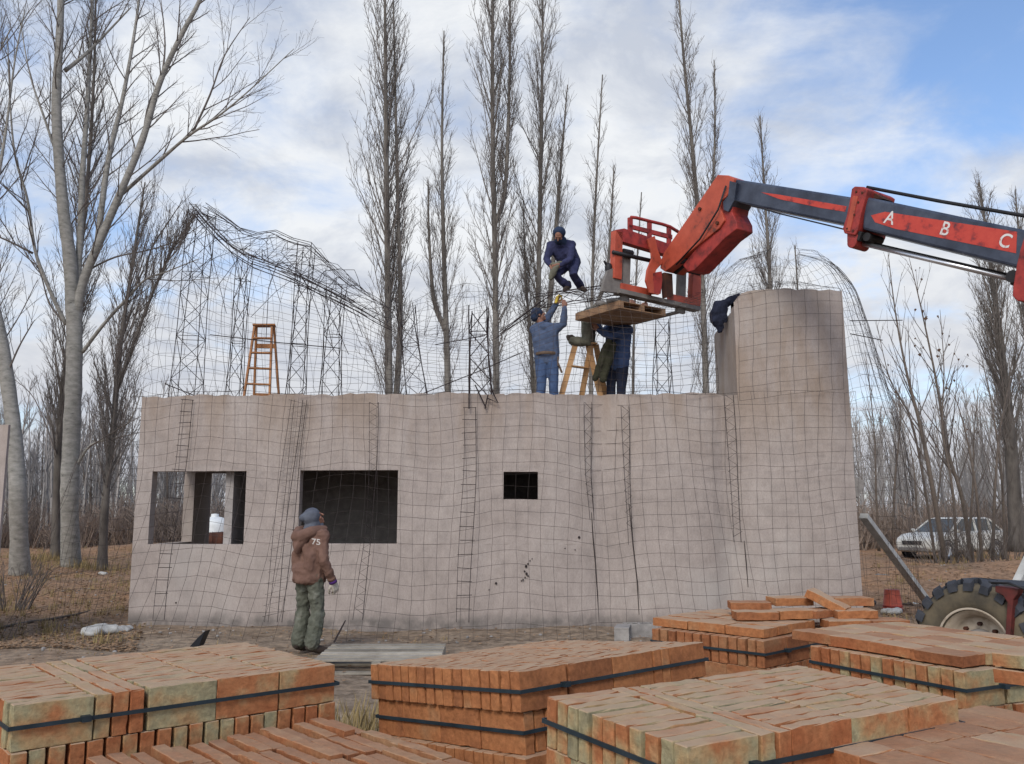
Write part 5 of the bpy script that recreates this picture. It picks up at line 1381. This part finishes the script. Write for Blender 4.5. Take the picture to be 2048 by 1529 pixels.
# ---------------- 1. the man standing in front of the wall, back to the camera, looking up
B = G(614,1310); B = Vector((B.x, B.y, 0)); s = 10.6/1750
fw = Vector((.62,.78,0)).normalized(); rt = Vector((.78,-.62,0)).normalized()
def J1(r_, f_, z_): return B+rt*r_+fw*f_+UPV*z_
J = dict(head=J1(.0,.035,1.585), neck=J1(-.01,-.01,1.44), chest=J1(-.01,-.02,1.22), pelvis=J1(0,.01,.93),
  shL=J1(-.20,-.01,1.385), shR=J1(.20,.01,1.385), elL=J1(-.28,.05,1.10), elR=J1(.265,-.01,1.09), wrL=J1(-.16,.26,1.02), wrR=J1(.27,.13,.845),
  hipL=J1(-.095,.0,.91), hipR=J1(.095,.0,.91), knL=J1(-.135,.03,.50), knR=J1(.11,.045,.50), anL=J1(-.165,.0,.09), anR=J1(.085,.0,.09), toeL=J1(-.215,.17,.045), toeR=J1(.14,.17,.045))
J['hdR'] = nrm(fw*.45-UPV*.9); J['pnR'] = -rt
man = thing('person', B, 'man in a brown hooded sweatshirt standing before the wall with his back turned, looking up', 'person')
face = nrm(fw*.75+rt*.42+UPV*.52); hup = nrm(UPV*.85-fw*.5)
skin(body_mesh(J, face, hup, .8), 'body', M['skin'], man, .0065, 3)
jm = jacket_mesh(J, 1.02, .12); jm.ell(J1(0,-.02,.99),(.205,.17,.11)); jm.lathe([(0,-.07),(.19,-.07),(.205,-.03),(.205,.08),(0,.1)],J1(0,0,.90),UPV,20); 
# rib of the hem and folds
for e,x in (('L',-1),('R',1)): jm.capsule([J1(.0,-.10,1.30),J1(x*.12,-.085,1.15),J1(x*.10,-.09,1.0)],[.07,.08,.08])
hood = skin(jm, 'sweatshirt', M['hoodie'], man, .009, 3, .034, .09)
h2 = MB()   # the hood lying on the back
h2.capsule([J1(-.15,.05,1.455),J1(-.12,-.09,1.425),J1(-.03,-.175,1.37),J1(.03,-.175,1.37),J1(.12,-.09,1.425),J1(.15,.06,1.455)],[.055,.07,.08,.08,.07,.055]); h2.capsule([J1(-.06,-.14,1.38),J1(-.0,-.19,1.22),J1(.06,-.14,1.38)],[.07,.06,.07])
h2.capsule([J1(-.10,.11,1.44),J1(0,.14,1.41),J1(.10,.11,1.44)],[.035,.035,.035])
skin(h2, 'hood', M['hoodie'], hood, .009, 5, .014, .08)
for e in 'LR':
    h3 = MB(); a = J['el'+e].lerp(J['wr'+e],.80); b = J['el'+e].lerp(J['wr'+e],.93); h3.tube([a,a.lerp(b,.5),b],[.053,.050,.048],14); h3.build('cuff', M['hoodie'], hood, True)
k1 = MB()    # blue-grey knitted balaclava: crown, back of the head and neck, face left open
Hc = J['head']; Rh = Matrix((face.cross(hup).normalized(), face, hup)).transposed()
k1.ell(Hc+Rh@Vector((0,-.022,.035)),(.103,.115,.105),Rh); k1.ell(Hc+Rh@Vector((0,-.04,-.03)),(.098,.09,.10),Rh); k1.capsule([Hc+Rh@Vector((0,-.035,-.05)),J1(0,.0,1.44)],[.095,.098]); k1.capsule([Hc+Rh@Vector((-.0,.02,-.115)),J1(.01,.06,1.44)],[.062,.075])
k1.capsule([Hc+Rh@Vector((0,-.05,.06)),Hc+Rh@Vector((0,-.115,.075))],[.08,.05])
skin(k1, 'balaclava', M['snood'], man, .008, 4, .010, .06)
tm = trouser_mesh(J, 1.0, -.02)
for e in 'LR': tm.capsule([J['kn'+e]-UPV*.05,J['kn'+e].lerp(J['an'+e],.55),J['an'+e]+UPV*.06],[.090,.094,.094])
skin(tm, 'trousers', M['greenpants'], man, .009, 2, .036, .06)
skin(shoe_mesh(J,1.05), 'shoes', M['shoe'], man, .01, 3)
gm = MB(); hand_mesh(gm, J['wrR'], J['hdR'], -rt, 1, .9, 1.18); gl = skin(gm, 'glove', M['glove'], man, .005, 2)
gm = MB(); a = J['elR'].lerp(J['wrR'],.90); gm.tube([a, J['wrR']+J['hdR']*.015],[.046,.050],14); gm.build('glove_cuff', M['purple'], gl, True)
gm = MB(); hand_mesh(gm, J['wrL'], nrm(fw*.6+rt*.7), -UPV, -1, .9, 1.18); skin(gm, 'glove', M['shoe'], man, .005, 2)
# the number on the shoulder, pressed on to the sleeve
cu = bpy.data.curves.new('number','FONT'); cu.body = '75'; cu.align_x = 'CENTER'; cu.align_y = 'CENTER'; cu.size = .095; cu.offset = .001; cu.resolution_u = 3
to = bpy.data.objects.new('number', cu); C.objects.link(to); me = bpy.data.meshes.new_from_object(to.evaluated_get(bpy.context.evaluated_depsgraph_get())); bpy.data.objects.remove(to)
bm = bmesh.new(); bm.from_mesh(me); bmesh.ops.triangulate(bm, faces=bm.faces); bmesh.ops.subdivide_edges(bm, edges=[e for e in bm.edges if e.calc_length() > .02], cuts=3); bm.to_mesh(me); bm.free()
cpt = G(640,1087,1.29) if False else W(644,1086,10.2); nn = nrm(CAM+Vector((0,0,-.3))-cpt); nn = nrm(nn+rt*.55); xx = nrm(UPV.cross(nn)); yy = nn.cross(xx); xx = nrm(xx-UPV*.12)
from mathutils.bvhtree import BVHTree
bv = BVHTree.FromPolygons([v.co+OFF[man.name] for v in hood.data.vertices],[tuple(p.vertices) for p in hood.data.polygons])
for v in me.vertices:
    p = cpt+xx*v.co.x+yy*v.co.y+nn*.3; hit = bv.ray_cast(p, -nn)
    p2 = (hit[0]+nn*.004) if hit[0] else cpt; v.co = p2-OFF[man.name]
link_mesh('number_print', me, M['print'], hood)

# ---------------- 2. man in denim on the roof, arms raised
def JW(d, **k): return {n: W(*v) for n, v in k.items()} if d is None else {n: W(v[0],v[1],d+(v[2] if len(v) > 2 else 0)) for n, v in k.items()}
Y2 = 14.1
J = JW(Y2, head=(1077,631), neck=(1082,648), chest=(1090,676), pelvis=(1093,712,.02), shL=(1070,660,.05), shR=(1110,658,-.03),
  elL=(1096,636,.22), elR=(1127,649,-.05), wrL=(1112,609,.16), wrR=(1129,615,-.12), hipL=(1083,714,.03), hipR=(1104,714,.0), knL=(1083,764,.0), knR=(1107,764,-.02), anL=(1081,815), anR=(1108,815), toeL=(1084,818,.2), toeR=(1113,818,.2))
for n in ('anL','anR'): J[n].z = TOP+.09
for n in ('toeL','toeR'): J[n].z = TOP+.045
J['hdL'] = nrm(Vector((.25,0,1))); J['hdR'] = nrm(Vector((-.1,.1,1)))
p2 = thing('person', Vector((J['pelvis'].x,Y2,TOP)), 'man in blue denim with his back turned, reaching up with both arms by the pallet', 'person')
f2 = nrm(Vector((.86,.25,.38))); skin(body_mesh(J, f2, nrm(UPV*.9-Vector((.35,0,0)))), 'body', M['skin'], p2, .0075, 3)
jk = skin(jacket_mesh(J,1.08,.22), 'jacket', M['denimjacket'], p2, .012, 4, .03, .12)
skin(trouser_mesh(J,1.06), 'jeans', M['jeans'], p2, .012, 4, .02, .12); skin(shoe_mesh(J), 'shoes', M['shoe'], p2, .012, 3)
m = MB(); m.ell(J['head']+Vector((-.03,-.0,.035)),(.105,.105,.095)); m.ell(J['head']+Vector((-.06,0,-.03)),(.075,.09,.08)); skin(m, 'knit_cap', M['beanie'], p2, .01, 4)
m = MB(); hand_mesh(m, J['wrL'], J['hdL'], Vector((1,-.2,0)), -1, 1.1, 1.35); skin(m, 'glove', M['yellow'], p2, .006, 2)
m = MB(); a = J['pelvis']+UPV*.02; m.lathe([(.185,-.025),(.192,-.02),(.192,.02),(.185,.025)],a,UPV,24); o = m.build('tool_belt', M['belt'], p2, True)
m = MB(); m.box(a+Vector((.17,-.08,-.13)),(.05,.05,.16)); m.capsule([a+Vector((.19,-.09,-.17)),a+Vector((.24,-.08,-.3))],[.018,.02],6); m.build('belt_pouch', M['belt'], o, bevel=.01)

# ---------------- 3. man in navy overalls crouching on the mesh above
Y3 = 14.4
J = JW(Y3, head=(1118,471,-.22), neck=(1122,484,-.08), chest=(1126,505,.0), pelvis=(1140,524,.12), shL=(1142,490,.02), shR=(1102,492,-.04),
  elL=(1140,520,-.2), elR=(1093,518,-.12), wrL=(1120,531,-.3), wrR=(1101,532,-.25), hipL=(1147,522,.12), hipR=(1133,527,.08), knL=(1147,550,-.22), knR=(1112,552,-.2), anL=(1162,575,.05), anR=(1137,574,-.02), toeL=(1170,581,-.14), toeR=(1129,580,-.18))
J['hdL'] = nrm(Vector((-.9,-.3,-.3))); J['hdR'] = nrm(Vector((.3,-.3,-.9)))
p3 = thing('person', Vector((J['pelvis'].x,Y3,J['anL'].z-.06)), 'man in navy overalls crouching high on the mesh crest, bent over his hands', 'person')
f3 = nrm(Vector((-.2,-.5,-.85))); skin(body_mesh(J, f3, nrm(Vector((-.1,-.8,.45)))), 'body', M['skin'], p3, .0075, 3)
skin(jacket_mesh(J,1.02,.10), 'overall_jacket', M['navy'], p3, .012, 4, .03, .12); skin(trouser_mesh(J,.98), 'overall_trousers', M['navy'], p3, .012, 4, .025, .12)
skin(shoe_mesh(J), 'shoes', M['shoe'], p3, .012, 3)
m = MB(); m.ell(J['head']+Vector((.005,.0,.05)),(.112,.12,.10)); m.ell(J['head']+Vector((.01,.05,-.02)),(.09,.08,.09)); m.capsule([J['head']+Vector((.0,.05,-.06)),J['neck']],[.085,.11]); skin(m, 'knit_cap', M['beanie'], p3, .01, 4)
m = MB(); c_ = J['wrR']+Vector((.1,-.05,-.02)); m.capsule([c_+Vector((-.08,0,.03)),c_+Vector((.08,0,.06))],[.03,.03],8); m.capsule([c_,c_+Vector((-.06,0,-.12)),c_+Vector((-.1,0,-.2))],[.05,.06,.045],8); tag(skin(m,'rag_bundle',M['khaki'],None,.012,4,.02,.05),'greyish rag bundle held in the hands of the crouching worker','rag')

# ---------------- 4. man kneeling on the ladder, bent over behind the pallet
Y4 = 14.55
J = JW(Y4, head=(1262,612,.35), neck=(1246,612,.3), chest=(1225,616,.25), pelvis=(1186,628,.08), shL=(1240,606,.45), shR=(1240,618,.1), elL=(1262,626,.5), elR=(1262,632,.2), wrL=(1280,615,.5), wrR=(1284,618,.25),
  hipL=(1178,630,.15), hipR=(1177,632,.0), knL=(1181,684,.10), knR=(1172,686,-.08), anL=(1146,684,.12), anR=(1143,682,-.05), toeL=(1141,678,.12), toeR=(1136,674,-.05))
p4 = thing('person', Vector((J['pelvis'].x,Y4,J['knL'].z-.07)), 'worker in olive trousers kneeling on the ladder top, body hidden behind the pallet', 'person')
skin(body_mesh(J, nrm(Vector((.9,.3,-.1))), UPV), 'body', M['skin'], p4, .0075, 3)
skin(jacket_mesh(J,.9,.05), 'jacket', M['olivedk'], p4, .012, 4, .02, .12); skin(trouser_mesh(J,1.12), 'trousers', M['khaki'], p4, .012, 4, .03, .12); skin(shoe_mesh(J), 'shoes', M['shoe'], p4, .012, 3)

# ---------------- 5. man in dark navy under the pallet
Y5 = 14.6
J = JW(Y5, head=(1240,634,.0), neck=(1241,648), chest=(1238,678), pelvis=(1235,722), shL=(1219,659,.12), shR=(1256,661,-.1), elL=(1202,662,.15), elR=(1222,674,-.26), wrL=(1194,646,.05), wrR=(1196,660,-.16), hipL=(1225,724,.08), hipR=(1244,726,-.05), knL=(1222,770,.06), knR=(1243,772,-.05), anL=(1222,815,.08), anR=(1242,815,-.06), toeL=(1206,818,.05), toeR=(1226,818,-.08))
for n in ('anL','anR'): J[n].z = TOP+.09
for n in ('toeL','toeR'): J[n].z = TOP+.045
J['hdL'] = nrm(Vector((-.2,0,1))); J['hdR'] = nrm(Vector((-.6,0,.8)))
p5 = thing('person', Vector((J['pelvis'].x,Y5,TOP)), 'man in navy jacket and olive apron on the roof, head under the raised pallet', 'person')
skin(body_mesh(J, nrm(Vector((-.85,.2,.45))), nrm(Vector((.4,0,.9)))), 'body', M['skin'], p5, .0075, 3)
skin(jacket_mesh(J,1.10,.20), 'jacket', M['navyblue'], p5, .012, 4, .03, .12); skin(trouser_mesh(J,1.06), 'trousers', M['navydark'], p5, .012, 4, .02, .12); skin(shoe_mesh(J), 'shoes', M['shoe'], p5, .012, 3)
m = MB(); q = [W(u,v,Y5-.22+o_) for u,v,o_ in ((1222,676,0),(1214,690,-.02),(1204,720,.0),(1190,758,.05))]; m.capsule(q,[.04,.06,.075,.05]); q = [W(u,v,Y5-.2+o_) for u,v,o_ in ((1228,690,0),(1218,720,-.02),(1206,760,.0))]; m.capsule(q,[.05,.07,.06]); skin(m, 'apron', M['olivedk'], p5, .012, 4, .03, .1)
m = MB(); m.capsule([J['neck']+Vector((-.06,-.05,.0)),J['neck']+Vector((.06,-.06,-.01)),J['neck']+Vector((.1,.03,.0))],[.035,.04,.035]); skin(m, 'scarf', M['glove'], p5, .01, 4)

# ---------------- navy jacket slung over the tower's corner
m = MB(); Yj = 13.35
for P_,r_ in (([(1436,612),(1452,606),(1472,597),(1478,590)],[.07,.075,.055,.025]),([(1434,608),(1430,625),(1438,645),(1440,662)],[.06,.09,.085,.04]),([(1424,628),(1430,642),(1442,654)],[.05,.085,.05]),([(1446,612),(1448,640)],[.08,.06])):
    m.capsule([W(u,v,Yj+.1) for u,v in P_], r_)
o = skin(m, 'work_jacket', M['navydark'], None, .012, 3, .06, .10); tag(o, 'dark navy work jacket slung over the left top corner of the tower', 'jacket')
# ================================================================ step ladders
def ladder(label, root_at, fr, bk, steps, planks, material, w=.05, t=.032):
    """fr, bk: two rails each as (top point, bottom point); steps at fractions of the front, planks of the back"""
    root = thing('step_ladder', root_at, label, 'ladder')
    for a,b in fr+bk:
        m = MB(); m.bar(a, b, t, w, (0,1,0)); m.build('rail', material, root, bevel=.003)
    for f in steps:
        m = MB(); m.bar(fr[0][0].lerp(fr[0][1],f), fr[1][0].lerp(fr[1][1],f), .09, .024, UPV); m.build('step', material, root, bevel=.003)
    for f in planks:
        m = MB(); m.bar(bk[0][0].lerp(bk[0][1],f), bk[1][0].lerp(bk[1][1],f), .022, .075, UPV); m.build('cross_board', material, root, bevel=.003)
    m = MB(); a = (fr[0][0]+bk[0][0])/2; b = (fr[1][0]+bk[1][0])/2; d = (b-a).normalized(); m.bar(a-d*.04+UPV*.02, b+d*.04+UPV*.02, .2, .026, UPV); m.build('top_board', material, root, bevel=.003)
def wz(u,v,Y,z): 
    p = W(u,v,Y); a = p-CAM; return p
def ft(u,v,Y):       # foot on the roof slab, continuing the line seen down to the wall edge
    p = W(u,v,Y); p.z = TOP; return p
Yl = 14.2
ladder('orange brown wooden stepladder standing open on the roof under the mesh', ft(520,795,Yl),
  [(W(509,654,Yl-.08),ft(487,800,Yl-.42)),(W(544,654,Yl-.02),ft(539,800,Yl-.28))],
  [(W(513,654,Yl+.08),ft(508,800,Yl+.35)),(W(548,654,Yl+.12),ft(560,800,Yl+.45))], (.16,.36,.57,.78), (.24,.86), M['wood'])
Ya = 14.55
ladder('pale timber trestle ladder on the roof under the kneeling worker', ft(1160,797,Ya),
  [(W(1150,692,Ya-.05),ft(1118,800,Ya-.3)),(W(1182,692,Ya-.02),ft(1158,800,Ya+.4))],
  [(W(1176,690,Ya+.02),ft(1206,800,Ya+.1)),(W(1192,690,Ya+.1),ft(1216,800,Ya+.6))], (.35,), (), M['wood2'], .04, .095)
# ================================================================ parked car
def build_car():
    c = base_px(1905,33); c.z = gh(c.x,c.y)-.02
    H = Vector((-.90,-.44,0)).normalized(); S_ = Vector((-H.y,H.x,0))   # heading: to the left, turned a little to the camera; S_: car's left... 
    root = thing('parked_car', c, 'pale cream station wagon parked behind the saplings, its front to the left', 'car')
    T = lambda x,y,z: c+H*x+S_*y+UPV*z
    Lh = 2.15
    def loft(name, secs, mat_, bevel=.02):
        m = MB(); n = len(secs[0])
        for s in secs: m.v.extend([tuple(T(*p)) for p in s])
        for i in range(len(secs)-1):
            for k in range(n): k2 = (k+1)%n; m.f.append((i*n+k,i*n+k2,(i+1)*n+k2,(i+1)*n+k))
        m.f.append(tuple(range(n))); m.f.append(tuple((len(secs)-1)*n+k for k in range(n)))
        o = m.build(name, mat_, root, True, bevel=0)
        md = o.modifiers.new('w','WEIGHTED_NORMAL'); return o
    def sec(x, w, zb, zt, r=.1): return [(x,-w+.06,zb),(x,-w,zb+.18),(x,-w,zt-r),(x,-w+r*.8,zt),(x,w-r*.8,zt),(x,w,zt-r),(x,w,zb+.18),(x,w-.06,zb)]
    body = loft('body', [sec(2.15,.62,.32,.62),sec(2.08,.76,.26,.74),(sec(1.75,.84,.24,.88)),sec(1.2,.86,.24,.95),sec(.75,.86,.24,1.0),sec(-.4,.87,.24,1.02),sec(-1.5,.86,.26,1.04),sec(-2.0,.82,.30,1.02),sec(-2.12,.72,.36,.95)], M['carpaint'])
    def cs(x,w0,w1,z0,z1): return [(x,-w0,z0),(x,-w1,z1),(x,w1,z1),(x,w0,z0)]
    m = MB()
    # greenhouse: glass block with body-coloured roof and pillars
    g0 = [(1.02,.76,.98),(.25,.62,1.46),(-1.35,.60,1.47),(-2.0,.70,1.0)]
    gl = MB()
    for sgn in (-1,1): pass
    vs = [T(x,sg*w,z) for sg in (-1,1) for x,w,z in g0]; gl.add(vs,[(0,1,2,3),(7,6,5,4),(0,4,5,1),(1,5,6,2),(2,6,7,3)]); gl.build('window', M['carglass'], root)
    r_ = MB(); r_.hexa([T(.30,-.63,1.455),T(.30,.63,1.455),T(-1.42,.61,1.465),T(-1.42,-.61,1.465),T(.12,-.56,1.51),T(.12,.56,1.51),T(-1.3,.54,1.52),T(-1.3,-.54,1.52)]); r_.build('roof', M['carpaint'], root, bevel=.02)
    pl_ = MB()
    for sg in (-1,1):
        def lp(a,b): 
            o_ = S_*sg*.012; pl_.bar(T(*a)+o_, T(*b)+o_, .05, .06, S_)
        lp((1.02,sg*.76,.98),(.25,sg*.62,1.46)); lp((-.42,sg*.75,1.0),(-.48,sg*.62,1.46)); lp((-1.28,sg*.73,1.0),(-1.30,sg*.60,1.46)); lp((-2.0,sg*.70,1.0),(-1.36,sg*.60,1.46))
    pl_.build('pillar', M['carpaint'], root)
    for sg in (-1,1):
        for x in (.42,-.45,-1.3):
            d_ = MB(); d_.bar(T(x,sg*.874,.35),T(x,sg*.866,.98),.012,.006,S_); d_.build('door_seam', M['blacksteel'], root)
        for x in (.25,-.62):
            d_ = MB(); h_ = x-.0; d_.bar(T(h_-.4,sg*.885,.86),T(h_-.24,sg*.885,.865),.02,.025,UPV); d_.build('door_handle', M['carpaint'], root)
        l_ = MB(); l_.hexa([T(2.10,sg*.50,.60),T(2.03,sg*.78,.62),T(1.74,sg*.85,.70),T(1.9,sg*.5,.66),T(2.06,sg*.50,.70),T(1.97,sg*.77,.76),T(1.66,sg*.845,.83),T(1.8,sg*.5,.83)]); l_.build('headlight', M['lamp'], root)
        mr = MB(); mr.ell(T(.85,sg*.98,1.02),(.09,.12,.075)); mr.build('wing_mirror', M['carpaint'], root, True)
        for x in (1.32,-1.35):
            wl = MB(); cc = T(x,sg*.80,.315); ax = S_*sg; wl.lathe([(.20,-.09),(.29,-.10),(.315,-.07),(.315,.06),(.29,.085),(.21,.09),(.20,.07)],cc,ax,28); w_ = wl.build('wheel', M['tyre'], root, True)
            ar = MB(); ar.lathe([(.315,.03),(.385,.03),(.385,.075),(.33,.078)],T(x,sg*.80,.33),ax,28); ar.build('wheel_arch', M['blacksteel'], root)
            h_ = MB(); h_.lathe([(.21,.075),(.19,.05),(.06,.06),(0,.07)],cc,ax,20)
            rim_ = h_.build('rim', M['hub'], w_, True)
    g_ = MB(); g_.hexa([T(2.165,-.40,.52),T(2.165,.40,.52),T(2.05,.40,.52),T(2.05,-.40,.52),T(2.145,-.44,.66),T(2.145,.44,.66),T(2.05,.44,.66),T(2.05,-.44,.66)]); g_.build('grille', M['blacksteel'], root)
    b_ = MB(); b_.hexa([T(2.19,-.55,.30),T(2.19,.55,.30),T(2.0,.80,.28),T(2.0,-.80,.28),T(2.18,-.55,.42),T(2.18,.55,.42),T(2.0,.80,.46),T(2.0,-.80,.46)]); b_.build('bumper', M['greysteel'], root, bevel=.02)
build_car()
# ================================================================ things on the ground
p = G(1786,1219); bk = thing('bucket', p, 'red plastic bucket standing upside down beyond the tower', 'bucket')
m = MB(); m.lathe([(.165,.0),(.172,.0),(.172,.03),(.16,.035),(.125,.33),(.118,.335),(0,.335)], p, UPV, 28); m.build('pail', M['bucket'], bk, True)
m = MB(); m.lathe([(.163,.05),(.169,.05),(.169,.07),(.161,.07)], p, UPV, 28); m.build('rim_band', M['red'], bk, True)
m = MB(); a = W(1727,1032,14.1); b = G(1862,1214); m.bar(b-(b-a).normalized()*.05, a, .13, .09); o = m.build('timber_prop', M['greytimber'], bevel=.006); tag(o, 'long grey timber propped from the ground against the right side of the tower', 'timber')
m = MB(); a = W(2068,1095,9.9); b = W(2022,1192,9.6); m.bar(b+(b-a)*1.1, a, .09, .06); o = m.build('timber_prop', M['greytimber'], bevel=.006); tag(o, 'grey board leaning up behind the tractor tyre at the right edge', 'timber')
p = G(395,1292); m = MB(); q = [W(u,v,10.9) for u,v in ((378,1295),(398,1293),(411,1262),(408,1264),(394,1277))]; m.prism(q,(.02,.12,.0)); o = m.build('plastic_scrap', M['blackplastic'], bevel=.004); tag(o, 'black pointed plastic scrap sticking up behind the left brick pack', 'scrap')
m = MB(); m.tube([W(668,1285,10.2),W(680,1262,10.25),W(691,1241,10.3)],[.011,.010,.007],6); o = m.build('rebar_stake', M['rebar']); tag(o, 'thin dark stake slanting up beside the standing man', 'stake')
rnd = random.Random(12)
m = MB()
for k in range(16):
    u = rnd.uniform(178,250); c = G(u,1268-(u-178)*.10+rnd.uniform(-3,3)); r_ = rnd.uniform(.10,.22); m.ell(c+UPV*r_*.18,(r_,r_*.7,r_*.38),Matrix.Rotation(rnd.random()*3,3,'Z'),9,6)
o = skin(m, 'rubble_heap', M['rubble'], None, .03, 2, .08, .12); tag(o, 'low heap of pale mortar rubble at the left corner of the house', 'rubble')
for i,(u,v,s_,mm,lab) in enumerate(((1745,1212,.22,'blacksteel','dark crumpled scrap on the soil left of the red bucket'),(1822,1214,.13,'leafdry','dark clod of earth right of the red bucket'),(1832,1209,.06,'rubble','small white lump on the dark clod by the bucket'),(1786,1228,.16,'rubble','pale rubble lump in front of the red bucket'),(428,1167,.13,'rubble','flat pale stone at the foot of the dark poplar'),(1765,1158,.22,'greysteel','flat grey bag lying on the soil mound behind the tower'),(2020,1148,.08,'rubble','small pale stone on the mound above the tyre'))):
    c = G(u if i != 4 else 205, v if i != 4 else 1150); m = MB(); 
    for k in range(5): m.ell(c+Vector((rnd.uniform(-1,1)*s_*.7,rnd.uniform(-.5,.5)*s_,s_*.2)),(s_*.6,s_*.5,s_*.35),n=8,m=6)
    c.z = gh(c.x,c.y); o = skin(m, 'scrap_lump' if mm in ('blacksteel','leafdry','greysteel') else 'stone', M[mm], None, .02, 2, .06, .08); tag(o, lab, 'lump' if mm != 'rubble' else 'stone')
# thick root or cable along the trampled soil at left
m = MB(); m.tube([G(u,v)+UPV*.02 for u,v in ((-20,1262),(60,1247),(110,1240),(150,1232),(190,1222))],[.02,.022,.02,.018,.01],6); o = m.build('fallen_branch', M['sapling']); tag(o, 'long thin fallen branch on the soil at the lower left', 'branch')
# white tank and rusty barrel seen through the first window
p = base_px(424,24); t = thing('water_tank', p, 'white plastic tank seen through the first window', 'tank')
m = MB(); m.lathe([(.0,1.62),(.2,1.6),(.36,1.5),(.40,1.38),(.40,.05),(.36,.0)],p,UPV,24); m.build('tank_shell', M['tank'], t, True); m = MB(); m.lathe([(.0,1.70),(.10,1.69),(.11,1.6)],p,UPV,16); m.build('lid', M['tank'], t, True)
p = base_px(430,20.5); bb = thing('rusty_barrel', p, 'rusty barrel lying on a heap seen through the first window', 'barrel')
m = MB(); ctr = p+UPV*1.03; m.lathe([(0,-.36),(.24,-.36),(.245,-.34),(.24,-.12),(.255,-.11),(.24,-.1),(.24,.1),(.255,.11),(.24,.12),(.245,.34),(.24,.36),(0,.36)],ctr,(1,.3,.05),24); m.build('drum', M['rust'], bb, True)
m = MB()
for k in range(10): m.ell(p+Vector((rnd.uniform(-.45,.45),rnd.uniform(-.2,.2),rnd.uniform(.2,.6))),(.3,.3,.28),n=8,m=6)
o = skin(m,'soil_heap',M['leafdry'],None,.04,2,.1,.2); tag(o,'dark heap of soil under the rusty barrel behind the house','soil')
# slanting panel of another wall at the left edge
m = MB(); q = [W(17,850,11.5),W(-22,1330,11.5),W(-420,1330,11.5),W(-420,845,11.5)]; m.prism(q,(0,.05,0)); o = m.build('wall_panel', M['wall']); tag(o, 'edge of a pale plastered wall panel at the far left of the photo', 'wall')
